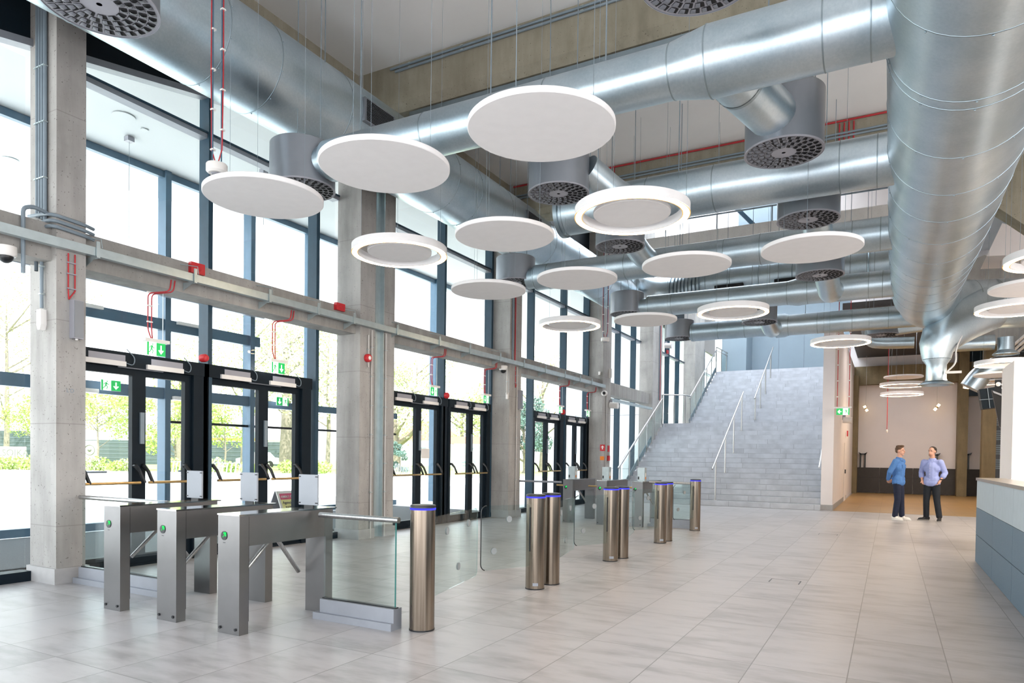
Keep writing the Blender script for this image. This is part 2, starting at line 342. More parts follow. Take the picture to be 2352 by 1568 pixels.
struct('wall_gallery', MB().box((-4.6, 23.9, 8.6), (-2.4, 23.99, 10.2)), 'wallb', 'blue grey panel high behind the gallery rail', 'wall')
t = thing('steel_strut', (-3.6, 22, 8), 'dark diagonal steel strut behind the gallery rail', 'strut'); MB().bar((-4.6, 22.5, 9.6), (-3.2, 22.5, 8.0), .12, .12).build('bar', 'frame', t)
t = thing('tube_fitting', (-3.4, 23, 8.7), 'white tube light fitting behind the gallery rail', 'light fitting'); MB().bar((-4.0, 23, 8.75), (-2.4, 23, 9.0), .1, .1).build('tube', 'wplastic', t)
# ---- facade glazing
XF, XB, XG = -8.34, -8.54, -8.47
head = lambda y: 5.0+max(0, y+2)*.22 if y < 9 else 7.3
def window(n, y0, y1, mull, zb, doors, topz, trans=True, label=''):
    t = thing('window_%d' % n, (XG, (y0+y1)/2, 0), label, 'window', kind='structure')
    for y in mull: MB().box((XB, y-.035, 0), (XF, y+.035, topz)).build('mullion', 'frame', t)
    ys = [y0]+list(mull)+[y1]
    for a, b in zip(ys[:-1], ys[1:]):
        d = any(abs((a+b)/2-q) < .5 for q in doors)
        zs = [2.68 if d else .1, 5.80] if trans else [2.68 if d else .1]
        MB().box((XG-.006, a+.03, zs[0]), (XG+.006, b-.03, 5.82 if trans else topz)).build('pane', 'glass', t)
        if trans: MB().box((XG-.006, a+.03, 5.86), (XG+.006, b-.03, topz)).build('pane', 'glass', t)
        if not d: MB().box((XB, a+.03, 0), (XF, b-.03, .11)).build('bottom_rail', 'framed', t)
        if trans:
            MB().box((XB+.02, a+.03, 5.86), (XF-.01, b-.03, 5.885)).build('transom', 'frame', t)
            MB().box((XB+.02, a+.03, 5.8), (XF-.03, b-.03, 5.86)).build('transom', 'alu', t, label='silver edged transom')
    return t
window(1, -3, 4.14, (.4, 2.2), 0, [], 5.8, False, 'tall glazing left of the first concrete column')
window(2, 4.45, 8.98, (6.39, 8.44), 2.68, [5.42, 7.41], 7.5, True, 'glazing over the two nearest double doors')
window(3, 9.9, 14.2, (12.15, 14.12), 2.68, [11.0, 13.1], 7.5, True, 'glazing over the doors between the second and the third columns')
window(4, 14.78, 20.18, (16.3, 18.38, 20.1), 2.68, [17.3, 19.2], 7.5, True, 'glazing over the doors between the third and the fourth columns')
window(5, 20.9, 25.3, (21.45, 22.95, 24.6), .1, [], 7.0, True, 'dark mullioned glazing beside the lower stairs')
window(6, 26.5, 31.6, (27.4, 29.0, 30.6), .1, [], 7.0, True, 'dark mullioned glazing beside the upper stairs')
window(7, 33.4, 37, (34.2, 35.4), .1, [], 7.0, True, 'narrow glazing at the head of the stairs')
struct('fascia', MB().prism([(-8.52, -3, 5.0), (-8.52, 3.83, 5.846), (-8.52, 9, 6.98), (-8.52, 9, 7.83), (-8.52, -3, 7.83)], (.1, 0, 0)), 'framed', 'black sloping fascia above the nearest windows', 'fascia')
struct('trim_1', MB().prism([(-8.5, 3.0, 5.66), (-8.5, 9, 6.90), (-8.5, 9, 6.98), (-8.5, 3.0, 5.74)], (.14, 0, 0)), 'alu', 'silver strip under the sloping black fascia', 'trim')
struct('fascia', MB().box((-8.55, 9, 7.5), (-8.42, 20.5, 10.5)).box((-8.55, 20.5, 7.0), (-8.42, 38, 10.5)), 'framed', 'dark fascia above the far windows, behind the ducts', 'fascia')
# double doors
pairs = [(152, 317, 433, 462), (466, 603, 684, 702), (880, 960, 1006, 1018), (1027, 1080, 1112, 1118), (1222, 1255, 1281, 1288), (1295, 1321, 1341, 1347)]
dl = ['nearest double door, behind the first turnstiles', 'second double door, right of the one nearest the first column', 'double door just past the second column, with a paper notice', 'double door beside the third column, nearer side', 'double door between the far turnstiles and the third column', 'last double door, next to the fourth column']
def dy(px): return at_x(px, 950, -8.42).y
for i, (a, cc, b, e) in enumerate(pairs):
    ya, yc, yb, ye = dy(a), dy(cc), dy(b), dy(e)+.04
    t = thing('door_%d' % (i+1), (-8.44, yc, 0), dl[i], 'double door', kind='structure')
    MB().box((XB, ya-.04, 2.50), (XF+.005, ye+.02, 2.68)).build('door_head', 'framed', t)
    MB().box((XB, yb+.02, 0), (XF, ye, 2.5)).build('jamb', 'framed', t)
    MB().box((XB, ya-.05, 0), (XF, ya+.03, 2.5)).build('jamb', 'framed', t)
    MB().box((XB+.02, ya, 0), (XF-.02, yb+.02, .03)).build('threshold', 'framed', t)
    for k, (p, q) in enumerate(((ya+.03, yc), (yc, yb+.02))):
        mb = MB().box((-8.48, p, .03), (-8.40, p+.09, 2.5)).box((-8.48, q-.09, .03), (-8.40, q, 2.5)).box((-8.48, p+.09, .03), (-8.40, q-.09, .15)).box((-8.48, p+.09, 2.41), (-8.40, q-.09, 2.5))
        lf = mb.build('leaf', 'framed', t)
        MB().box((-8.446, p+.09, .15), (-8.434, q-.09, 2.41)).build('pane', 'glass', lf)
        hp, hq = (q-.06, p+.1) if k == 0 else (p+.05, q-.1)
        MB().tube([(-8.27, hp, 1.06), (-8.27, hq, 1.06)], .018, 8).build('push_bar', 'brass', lf)
        for hy in (hp, hq): MB().tube([(-8.40, hy-.0, 1.27), (-8.37, hy, 1.27), (-8.31, hy+.02, 1.2), (-8.275, hy+.04, 1.1), (-8.27, hy+.06, 1.055)], [.03, .028, .022, .022, .02], 8).build('push_bar_arm', 'black', lf)
        w = .27; cyy = (p+q)/2-.05
        c1 = MB().box((-8.40, cyy-w, 2.50), (-8.30, cyy+w*.9, 2.56)).build('door_closer', 'wplastic', t, label='white door closer')
        MB().box((-8.335, cyy-.2, 2.56), (-8.332, cyy+.25, 2.64)).build('back_plate', 'plate', c1)
        MB().tube(fillet([(-8.33, cyy+w*.9, 2.55), (-8.31, cyy+w*.9+.1, 2.52), (-8.31, cyy+w*.9+.12, 2.62), (-8.33, cyy+w*.9+.02, 2.72)], .05), .006, 6).build('cable', 'conduit', c1)
    MB().tube([(-8.36, yc-.3, 2.50), (-8.36, yc+.3, 2.50)], .014, 6).build('closer_arm', 'alu', t)
    MB().box((-8.40, yc+.005, 1.55), (-8.375, yc+.06, 1.95)).build('latch_box', 'conduit', t)
p = at_x(977, 1041, -8.4)
MB().box((-8.405, p.y-.14, p.z-.1), (-8.40, p.y+.14, p.z+.1)).build('paper_notice', 'wplastic', label='white paper notice taped to the door past the second column', cat='notice')
# ---- outer vestibule
XO = -12.7
def vy(px, py=900): return at_x(px, py, XO).y
t = thing('window_8', (XO, 9, 0), 'outer glazed front of the entrance vestibule, seen through the doors', 'window', kind='structure')
posts = [(355, 385), (550, 578), (975, 1000)]
for a, b in posts:
    ya, yb = vy(a), vy(b); MB().box((XO-.15, yb-.12, 0), (XO+.1, yb, 7.0)).build('post', 'outerframe', t)
for y in (4.4, 6.4, 12.6, 14.8): MB().box((XO-.15, y-.06, 0), (XO+.1, y+.06, 7.0)).build('post', 'outerframe', t)
for z, h, ya in ((2.5, .22, 2), (3.86, .22, 6.4)): MB().box((XO-.08, ya, z), (XO+.06, 11, z+h)).build('transom', 'outerframe', t)
for z, h in ((2.5, .16), (.0, .14)): MB().box((XO-.06, 11 if z else 2, z), (XO+.06, 16, z+h)).build('transom', 'outerframe', t)
MB().box((XO-.05, 2, 6.86), (XO+.05, 19, 6.99)).build('transom', 'outerframe', t)
MB().box((XO+.1, 2, 4.5), (XO+.2, 11, 4.56)).build('light_channel', 'alu', t)
for y in (5.4, 9.6): MB().box((XO-.05, y-.07, .1), (XO+.05, y+.07, 2.5)).build('door_stile', 'outerframe', t)
MB().box((XO-.03, 8.75, 2.03), (XO+.03, 16, 2.08)).build('mid_rail', 'framed', t)
for a, b in ((2, 4.4), (4.4, 6.4), (6.4, 8.6), (8.6, 10.7), (10.7, 12.6), (12.6, 14.8)):
    MB().box((XO-.004, a+.06, .14), (XO+.004, b-.06, 6.9)).build('pane', 'glass', t)
for y0 in (4.6, 6.6, 8.8):
    c1 = MB().box((XO+.06, y0, 2.5), (XO+.16, y0+.7, 2.57)).build('door_closer', 'wplastic', t)
    MB().tube([(XO+.14, y0+.1, 1.07), (XO+.14, y0+.85, 1.07)], .018, 8).build('push_bar', 'alu', t)
    MB().box((XO+.06, y0+.1, 4.02), (XO+.13, y0+.8, 4.08)).build('strip_lamp', 'wplastic', t)
struct('soffit', MB().prism([(-8.56, -4, 7.0), (-17.5, -4, 7.0), (-14.53, 8.2, 7.0), (-12.85, 13.8, 7.0), (-12.9, 17.7, 7.0), (-15.7, 30.2, 7.0), (-16, 40, 7.0), (-8.56, 40, 7.0)], (0, 0, .5)), 'soffit', 'white outdoor canopy soffit seen through the upper windows', 'canopy')
for k, (px, py, r) in enumerate([(284, 267, .17), (332, 298, .06), (22, 367, .15)]):
    q = at_z(px, py, 6.99); MB().lathe([(r, .0), (r, -.01), (r*.7, -.012), (0, -.012)], 20, q).build('downlight', 'soffit', label=['large round downlight in the outdoor canopy', 'small round downlight in the outdoor canopy, beside the larger one', 'round canopy downlight left of the first column'][k], cat='ceiling light')
for k, (px, py) in enumerate([(297, 315), (606, 390)]):
    q = at_z(px, py, 6.99); t = thing('canopy_pendant', q, ['thin pendant hung from the canopy, left of the first wide mullion', 'thin pendant hung from the canopy, right of the first wide mullion'][k], 'pendant lamp', 'pendants under the outdoor canopy')
    MB().box(q+Vector((-.06, -.06, -.08)), q+Vector((.06, .06, 0))).build('ceiling_rose', 'plate', t); MB().tube([q+Vector((0, 0, -.08)), q+Vector((0, 0, -2.2))], .004, 5).build('wire', 'conduit', t)
# white side wing of the building outside
w1 = at_y(1262, 1150, 27); 
struct('wall_wing', MB().prism([(-8.7, 27, 0), (w1.x, 27, 0), (w1.x+.5, 27, 7), (-8.7, 27, 7)], (0, .4, 0)), 'clad', 'white clad wing of the building outside the far windows', 'wall')
for z in (1.0, 3.2): MB().box((w1.x+.2, 26.985, z), (-8.7, 27, z+.02)).build('cladding_joint', 'plate', label='%s horizontal joint line of the white clad wing outside' % ('lower' if z < 2 else 'upper'), cat='joint', kind='structure')
# ---- stairs
NR, RH, TD, Y0 = 17, .1665, .302, 21.78
YL = Y0+TD*(NR-1); ZL = NR*RH; LD = 1.3; N2 = 16; Y2 = YL+LD; ZT = ZL+N2*RH; YT = Y2+TD*(N2-1)
def flight(x0, x1, y, z, n, yend):
    poly = [(x0, y, z)]
    for k in range(n): poly += [(x0, y+TD*k, z+RH*(k+1)), (x0, y+TD*(k+1) if k < n-1 else yend, z+RH*(k+1))]
    mb = MB()
    for k in range(n): mb.box((x0, y+TD*k, 0), (x1, yend, z+RH*(k+1))) if False else mb.box((x0, y+TD*k, max(0, z-.3+RH*k*.9)), (x1, y+TD*(k+1)+.02 if k < n-1 else yend, z+RH*(k+1)))
    return mb
t = thing('staircase', (-4.8, Y0, 0), 'wide grey tiled staircase in two flights', 'stairs', kind='structure')
flight(-7.93, -1.75, Y0, 0, NR, Y2+.1).build('lower_flight', 'stair', t)
flight(-7.15, -1.75, Y2, ZL, N2, 38).build('upper_flight', 'stair', t)
for x0, n, y, z in ((-7.93, NR, Y0, 0), (-7.15, N2, Y2, ZL)):
    pts = [(x0, y-.05, z+.12), (x0, y+TD*(n-1), z+RH*n+.1)]
    MB().bar(pts[0], pts[1], .03, .2).build('stringer', 'conduit', t, label='dark edged stringer')
mb = MB()
for k in range(7): mb.box((-7.9, Y0+TD*k-.004, RH*(k+1)-.004), (-1.75, Y0+TD*k+.03, RH*(k+1)+.003))
mb.build('lit_tread', 'lit_tread', t, label='pale strips painted for lit tread tops')  # pale strips paint the light on the lower tread tops
# walls round the stairs and the far room
t = thing('wall_stair', (-1.6, 25, 0), 'white wall at the right of the stairs with an exit sign before it', 'wall', kind='structure')
MB().box((-1.757, 22.0, 0), (-1.443, 28.85, 5.75)).build('plaster', 'wallw', t); MB().box((-1.765, 21.985, 0), (-1.43, 28.87, .16)).build('skirting', 'skirt', t)
MB().box((-1.44, 27.3, .0), (-1.42, 28.3, 2.1)).build('door_leaf', 'wallw', t)
MB().box((-1.42, 27.38, 1.0), (-1.38, 27.46, 1.14)).build('card_lock', 'black', t)
struct('wall_stair_rear', MB().box((-1.9, 28.85, 0), (-1.5, 38, 5.75)), 'wallw', 'white wall behind the stair side wall', 'wall')
struct('wall_stair_column', MB().box((-1.75, 34.6, 0), (-1.30, 35.4, 5.3)), 'brownc', 'slim olive concrete column at the left of the far room', 'column')
struct('wall_upper', MB().box((-6.15, 36.0, ZT), (3, 36.3, 10.5)), 'wallb', 'blue grey panelled wall at the head of the stairs', 'wall')
for x in (-4.9, -3.75): MB().box((x-.012, 35.985, ZT), (x+.012, 36.0, 8)).build('panel_joint', 'conduit', label='%s vertical joint in the blue grey wall above the stairs' % ('left' if x < -4 else 'right'), cat='joint', kind='structure')
struct('wall_upper_side', MB().box((-7.3, 34.4, ZT), (-6.15, 36.3, 10.5)), 'wallb', 'pale blue grey wall block left of the upper stair wall', 'wall')
struct('wall_far', MB().box((-1.75, 35.5, 0), (10, 35.9, 10.5)), 'wallw', 'white far wall behind the two people', 'wall')
struct('beam_far', MB().box((-1.6, 35.1, 4.92), (6, 35.49, 5.74)), 'brownc', 'concrete beam across the top of the far white wall', 'beam')
t = thing('wainscot', (1.3, 35.4, 0), 'dark brown panelled wainscot along the far wall', 'wall panelling', kind='structure')
for a, b in ((-1.5, -.4), (-.38, .9), (.92, 2.5), (2.72, 4.0), (4.02, 6)): MB().box((a, 35.38, .02), (b, 35.5, 1.16)).build('panel', 'wains', t)
MB().box((-1.5, 35.375, .70), (6, 35.38, .715)).build('groove', 'black', t)
struct('column_far', MB().box((2.5, 34.7, 0), (2.86, 35.5, 6.2)), 'brownc', 'olive concrete column in the far room, right of the two people', 'column')
struct('column_far', MB().box((3.2, 33.0, 0), (3.66, 33.6, 6.2)), 'brownc', 'concrete column in front of the louvred window in the far room', 'column')
struct('wall_right', MB().box((9, 9.5, 0), (9.3, 36, 10.5)), 'wallw', 'white right-hand wall of the hall', 'wall')
struct('ceiling_far', MB().box((-1.4, 24, 6.2), (9, 36, 6.4)), 'wains', 'dark ceiling over the far room', 'ceiling')
struct('wall_far_dark', MB().box((2.9, 35.3, 4.3), (9, 35.48, 6.2)), 'frame', 'dark grey panel high on the far wall', 'wall')
# louvred window
t = thing('window_9', (4.2, 34.6, 0), 'black framed window with pale slatted blinds in the far room', 'window', kind='structure')
MB().box((3.68, 34.55, 0), (5.2, 34.62, 6.2)).build('frame', 'black', t)
mb = MB()
for k in range(58): mb.box((3.8, 34.5, 1.2+k*.085), (5.1, 34.55, 1.2+k*.085+.055)) if (k % 7) < 5 else None
mb.build('blind', 'wallb', t, label='pale slatted blind')
# white pillar behind the counter and sloping concrete at the right
A = at_y(2328, 900, 12.5); B = at_y(2301, 900, 13.6); Cc = at_y(2420, 900, 14.2)
struct('wall_pillar', MB().prism([(A.x, A.y, 0), (B.x, B.y, 0), (B.x+1.0, B.y+1.2, 0), (Cc.x, Cc.y, 0)], (0, 0, 2.97)), 'wallw', 'free-standing white wall behind the reception counter', 'wall')
def slab_px(name, pts, y, dy_, mat, label, cat):
    P = [at_y(px, py, y) for px, py in pts]; return struct(name, MB().prism(P, (0, dy_, 0)), mat, label, cat)
slab_px('raker_beam', [(2200, 380), (2480, 330), (2480, 600), (2310, 488), (2255, 455)], 15.6, .5, 'olive', 'sloping olive concrete raker beam beside the big duct', 'beam')
slab_px('raker_wall', [(2120, 640), (2262, 585), (2420, 652), (2420, 790), (2120, 790)], 23.5, .4, 'beamc', 'blue grey sloping concrete wall above the far room', 'wall')
slab_px('box_bulkhead', [(2266, 588), (2302, 512), (2440, 560), (2440, 580)], 19, 1.2, 'wallw', 'white triangular bulkhead under the raker beam', 'bulkhead')
# ---- reception counter
t = thing('reception_counter', (1.4, 9, 0), 'reception counter with pale top band and speckled blue grey tiles below', 'counter')
ye = 12.15; ys = [ye]+[at_x(px, 1250, 1.13).y for px in (2279, 2325)]; stp = ys[1]-ys[2]
while ys[-1] > 3: ys.append(ys[-1]-stp)
MB().box((1.15, 3, 0), (1.42, ye-.01, 1.2)).build('core', 'conduit', t)
for z0, z1, mt in ((0.005, .395, 'counterlow'), (.403, .79, 'counterlow'), (.795, 1.19, 'countertop')):
    for a, b in zip(ys[1:], ys[:-1]): MB().box((1.13, a+.004, z0), (1.15, b-.004, z1)).build('panel', mt, t, label='pale blue grey upper panel' if z0 > .7 else None)
    MB().box((1.13, ye-.01, z0), (1.6, ye+.01, z1)).build('end_panel', mt, t)
MB().box((1.115, 3, 1.19), (1.46, ye+.02, 1.228)).build('ledge', 'counterstone', t)
MB().box((1.46, 3, .98), (2.2, ye-.1, 1.02)).build('worktop', 'wains', t)
MB().box((1.46, 11.6, 0), (2.2, 11.7, .98)).build('leg', 'wains', t)
# ------------------------------------------------------------------ air ducts
V = Vector
def duct_y(name, label, x, z, segs, rings, group=None, rods=(), top=7.83):
    """a round duct along y; segs = [(y, r), ...]"""
    t = thing(name, (x, segs[0][0], z), label, 'air duct', group)
    MB().tube([(x, y, z) for y, r in segs], [r for y, r in segs], 48).build('duct_pipe', 'galv', t, True)
    rad = lambda y: next((r0+(r1-r0)*(y-a)/(b-a) for (a, r0), (b, r1) in zip(segs[:-1], segs[1:]) if a <= y <= b), segs[-1][1])
    for y in rings:
        r = rad(y); _rg = MB().lathe([(r-.002, -.008), (r+.003, -.006), (r+.005, 0), (r+.003, .006), (r-.002, .008)], 48, (x, y, z), 'y'); RG = _rg
        mb = RG
        for k in range(10): a = 2*pi*k/10+.3; mb.ell((x+cos(a)*(r+.002), y+.02, z+sin(a)*(r+.002)), .009, n=6, m=4)
        mb.build('joint_ring', 'galvd', t, True)
    for y in rods: MB().tube([(x+rad(y)*.75, y, z+rad(y)*.6), (x+rad(y)*.75, y, top)], .007, 6).build('hanger_rod', 'conduit', t)
    return t
def duct_x(label, y, z, segs, rings, rods, top=7.83, group='cross ducts'):
    x0 = segs[0][0]; t = thing('cross_duct', (x0, y, z), label, 'air duct', group)
    MB().tube([(x, y, z) for x, r in segs], [r for x, r in segs], 40).build('duct_pipe', 'galv', t, True)
    rad = lambda q: next((r0+(r1-r0)*(q-a)/(b-a) for (a, r0), (b, r1) in zip(segs[:-1], segs[1:]) if min(a, b) <= q <= max(a, b)), segs[-1][1])
    for q in rings:
        r = rad(q); MB().lathe([(r-.002, -.007), (r+.003, -.006), (r+.005, 0), (r+.003, .006), (r-.002, .007)], 40, (q, y, z), 'x').build('joint_ring', 'galvd', t, True)
    for q in rods: MB().tube([(q, y-.03, z+rad(q)), (q, y-.03, top)], .007, 6).build('hanger_rod', 'conduit', t)
    return t
lx, lz = -7.15, 6.31
ld = duct_y('air_duct', 'large round galvanised duct running along the glazing under the ceiling', lx, lz, [(-1, .57), (13.2, .57), (13.6, .53), (19.8, .53)],
       [1.2, 4.0, 5.3, 6.05, 7.3, 8.9, 10.0, 10.75, 11.9, 14.0, 15.3, 16.6, 17.6, 18.8], None, (4.4, 6.9, 9.7, 11.6, 14.5))
MB().tube([V((lx, 19.8, lz+.0))]+arc((lx+1.3, 19.8, lz+.2), 1.3, pi, pi/2, 8, (1, 0, 0), (0, 1, 0)), .53, 40).build('elbow', 'galv', ld, True)
for a, b in ((7.5, 8.17), (12.45, 13.1)):
    g = MB().box((lx+.45, a, 6.14), (lx+.60, b, 6.47)).build('vent_grille', 'drum', ld, label='dark slatted vent grille')
    mb = MB()
    for k in range(13): mb.box((lx+.60, a+.04, 6.165+k*.0225), (lx+.607, b-.04, 6.165+k*.0225+.013))
    mb.build('slats', 'void', g)
xd = thing('air_duct', (-5.6, 21.1, 6.75), 'galvanised duct with flat vent grilles crossing behind the other cross ducts', 'air duct')
MB().tube([(lx+1.3, 21.1, 6.5), (-5.0, 21.1, 6.75), (1.5, 21.1, 6.75)], [.53, .5, .47], 40).build('duct_pipe', 'galv', xd, True)
for k in range(9): MB().lathe([(.53, -.02), (.575, 0), (.53, .02)], 40, (-5.95+k*.11, 21.1, 6.52+k*.02), 'x').build('corrugation', 'galvd', xd, True)
for q in (-4.9, -4.2, -3.4, -2.5, -1.5, -.6): MB().lathe([(.49, -.015), (.51, 0), (.49, .015)], 40, (q, 21.1, 6.75), 'x').build('joint_ring', 'galvd', xd, True)
for a in (-4.6, -2.95): MB().box((a, 20.52, 6.36), (a+.8, 20.72, 6.52)).build('vent_grille', 'void', xd, label='dark slatted vent grille')
tx, tz = .57, 5.05
td = duct_y('main_duct', 'biggest galvanised duct running down the hall towards the far room', tx, tz, [(-2, .70), (5.55, .70), (5.8, .67), (13.5, .66), (16.2, .62), (17.0, .60)],
       [1.5, 3.0]+[at_z(2180, py, 4.37).y for py in (100, 246, 264, 370, 452, 512, 562, 606, 643, 659, 678, 700, 718)], None, (4.0, 8.2, 12.8))
MB().tube(fillet([(tx, 16.6, tz), (tx+.1, 18.6, tz-.02), (tx+2.2, 19.6, tz+.1)], 1.6, 10), [.60]*5+[.56]*8 if False else .56, 40).build('elbow', 'galv', td, True)
for k in range(4):
    q = [V((tx+.03, 17.0, tz)), V((tx+.12, 17.5, tz)), V((tx+.9, 18.85, tz)), V((tx+1.4, 19.15, tz+.02))][k]; d = [V((0, 1, 0)), V((.2, 1, 0)), V((.9, .5, 0)), V((1, .4, 0))][k]
    MB().tube([q-d.normalized()*.012, q+d.normalized()*.012], .572, 40, False).build('joint_ring', 'galvd', td, True)
# slanted drop with flared mouth
sp = thing('drop_duct', (.86, 17.9, 3.2), 'slanted duct drop with a flared mouth under the end of the biggest duct', 'air duct')
MB().tube([(1.85, 18.8, 4.92), (1.45, 18.45, 4.68), (1.12, 18.14, 4.42), (.94, 17.98, 4.2), (.87, 17.91, 4.02), (.86, 17.9, 3.86), (.86, 17.9, 3.7)], [.5, .48, .45, .41, .36, .31, .27], 32).build('slanted_pipe', 'galv', sp, True)
MB().lathe([(.265, .56), (.26, .52), (.20, .42), (.20, .12), (.22, .06), (.33, 0), (.35, -.02), (.33, -.03), (.24, .02)], 32, (.86, 17.9, 3.18)).build('flared_spout', 'galv', sp, True)
MB().lathe([(.26, .0), (0.0, .0)], 24, (.86, 17.9, 3.23)).build('mouth', 'void', sp)
MB().lathe([(.265, -.02), (.28, 0), (.265, .02)], 32, (.86, 17.9, 3.72)).build('clamp_ring', 'galvd', sp, True)
MB().tube(fillet([(1.35, 17.8, 4.3), (1.2, 17.75, 3.9), (1.22, 17.75, 3.6), (1.05, 17.75, 3.42)], .15), .018, 8).build('cable', 'wplastic', sp, label='pale cable')
MB().box((1.02, 17.7, 3.38), (1.32, 17.76, 3.43)).build('actuator', 'wplastic', sp)
# second duct drop further back, and flexible duct
t = thing('air_duct', (.2, 21, 4.2), 'brownish flexible duct elbow just left of the flared duct drop', 'air duct')
MB().tube(fillet([at_y(1992, 757, 23.4), at_y(1998, 786, 23.4), at_y(2040, 788, 23.4), at_y(2100, 786, 23.4)], .3, 5), .17, 24).build('flexible_pipe', 'galv', t, True)
t = thing('air_duct', (2.6, 22, 4.6), 'crinkled flexible duct hanging right of the slender far column', 'air duct')
MB().tube(fillet([(2.1, 25, 3.7), (2.35, 25, 4.1), (2.75, 25, 4.35), (4.5, 25, 4.3)], .3, 5), .3, 24).build('flexible_pipe', 'galv', t, True)
t = thing('air_duct', (2.6, 22, 4.6), 'short galvanised branch duct with a flared mouth above the far column', 'air duct')
MB().tube([(1.1, 22, 4.62), (2.35, 22, 4.62)], .2, 24).build('duct_pipe', 'galv', t, True)
MB().lathe([(.19, .45), (.19, .12), (.3, .02), (.3, 0)], 24, (2.6, 22, 4.28)).build('flared_spout', 'galv', t, True)
# cross ducts
dys = [6.37, 9.37, 12.4, 15.9, 19.4]
duct_x('nearest cross duct, stepping up in width behind the biggest round panel', 6.37, tz, [(-.0, .305), (-1.5, .305), (-1.85, .24), (-6.1, .24)], [-.2, -.55, -1.5, -1.84, -3.1, -4.6], (-1.0, -2.5, -3.8, -5.6))
d2 = duct_x('second nearest cross duct, passing behind the bigger glowing ring', 9.37, tz, [(.0, .305), (-4.3, .30)], [-.2, -.6, -2.1, -3.0, -4.25], (-1.4, -2.6, -3.9))
MB().tube([(-4.3, 9.37, tz), (-4.36, 9.37, tz)], [.33, .33], 32).build('end_rim', 'galvd', d2, True)
duct_x('third nearest cross duct, ending at a drum behind two white panels', 12.4, tz, [(.0, .26), (-2.0, .26), (-2.2, .25), (-6.3, .25)], [-.2, -.6, -2.0, -2.6, -4.4, -6.0, -6.28], (-1.2, -3.4, -5.0))
duct_x('fourth nearest cross duct, above the glowing ring nearest the stairs', 15.9, tz, [(.0, .27), (-1.6, .27), (-1.8, .29), (-2.0, .25), (-5.1, .25)], [-.2, -.45, -1.6, -2.0, -3.2, -4.5, -5.05], (-.8, -2.2, -4.3), 10.5)
duct_x('farthest cross duct, low over the top of the stairs', 19.4, tz-.05, [(1.8, .27), (-2.4, .27), (-2.5, .31), (-2.7, .31), (-2.8, .25), (-4.95, .25)], [-.1, -.9, -1.7, -2.4, -2.7, -3.5, -4.2, -4.9], (-.6, -2.0, -4.0), 10.5)
# ------------------------------------------------------------------ drum diffusers
def drum(loc, label, rot=0., h=.55, r=.4):
    t = thing('drum_diffuser', loc, label, 'air diffuser', 'grey drum diffusers'); o = V(loc)
    MB().lathe([(0, h), (r-.01, h), (r, h-.01), (r, .0)], 48, o).build('drum', 'drum', t, True)
    MB().lathe([(r, .0), (r+.004, .0), (r+.004, .012), (r, .02)], 48, o).build('rim', 'plate', t, True)
    fp = MB().lathe([(r, .006), (0.02, .006)], 48, o)
    holes, noz = MB(), MB()
    for k, (n, rr) in enumerate(((12, .158), (17, .222), (22, .286), (27, .350))):
        if k == 4: continue
        for j in range(n):
            a0 = 2*pi*j/n+k*.13+rot; da = 2*pi/n*.40; r0, r1 = rr-.029, rr+.027
            pl = lambda aa, r_, z: o+V((cos(aa)*r_, sin(aa)*r_, z))
            holes.add([pl(a0-da, r0, .003), pl(a0+da, r0, .003), pl(a0+da*1.05, rr, .003), pl(a0+da, r1, .003), pl(a0-da, r1, .003), pl(a0-da*1.05, rr, .003)], [(0, 1, 2, 3, 4, 5)])
            vs = [pl(a0-da*.15+da*1.1*u_, rr+(r1-r0)*.46*v_, -.012*cos(v_*1.4)*cos(u_*1.5)+.002) for u_ in (0, .34, .67, 1) for v_ in (-1, -.5, 0, .5, 1)]
            noz.add(vs, [(u_*5+i, u_*5+i+1, u_*5+i+6, u_*5+i+5) for u_ in range(3) for i in range(4)])
    fp.join(holes, 1).join(noz, 2).build('face_grille', ['plate', 'void', 'nozzle'], t)
    for dx in (-.2, .2):
        tp = 7.83 if loc[1] < 14 else 10.5
        MB().tube([o+V((dx, .1, h)), V((loc[0]+dx, loc[1]+.1, tp))], .006, 6).build('hanger_rod', 'conduit', t)
    return t
def neck(t, pts, r, bend=.25, n=6): return MB().tube(fillet([V(p) for p in pts], bend, n), r, 28).build('neck', 'galv', t, True)
def neck_rim(t, p, d, r): d = V(d).normalized(); return MB().tube([V(p)-d*.02, V(p)+d*.02], r, 28, False).build('neck_ring', 'galvd', t, True)
DZ = 4.73
q = [at_z(1800, 352, DZ), at_z(1283, 446, DZ+.2), at_z(1856, 506, DZ), at_z(1424, 567, DZ+.2), at_z(1883, 633, DZ), at_z(1744, 741, DZ), at_z(695, 436, 4.85), at_z(1184, 650, 4.93), at_z(1440, 722, 4.83), at_z(1560, 778, 4.76), at_z(228, 12, DZ), at_z(2025, 770, DZ)]
f = drum(q[0], 'grey drum diffuser on a slanted neck under the nearest cross duct', 0, .62); n0 = V((q[0].x-.34, 6.42, 5.02)); n1 = V((q[0].x-.02, q[0].y-.1, 5.02)); MB().tube([n0, n1], .235, 32).build('neck', 'galv', f, True); neck_rim(f, n0.lerp(n1, .27), n1-n0, .239)
f = drum(q[1], 'grey drum diffuser just below the biggest round panel', .2, .62); neck(f, [q[1]+V((.3, .2, .35)), V((q[1].x+.55, 9.0, tz)), V((q[1].x+.7, 9.37, tz))], .2)
f = drum(q[2], 'grey drum diffuser directly above the large round panel near the biggest duct', .5, .62); neck(f, [q[2]+V((.05, .3, .3)), V((q[2].x+.05, 11.4, 4.72)), V((q[2].x+.05, 12.3, tz))], .2)
f = drum(q[3], 'grey drum diffuser directly below the bigger glowing ring', .1); neck(f, [q[3]+V((.05, .3, .25)), V((q[3].x+.05, 11.8, tz)), V((q[3].x+.05, 12.4, tz))], .2)
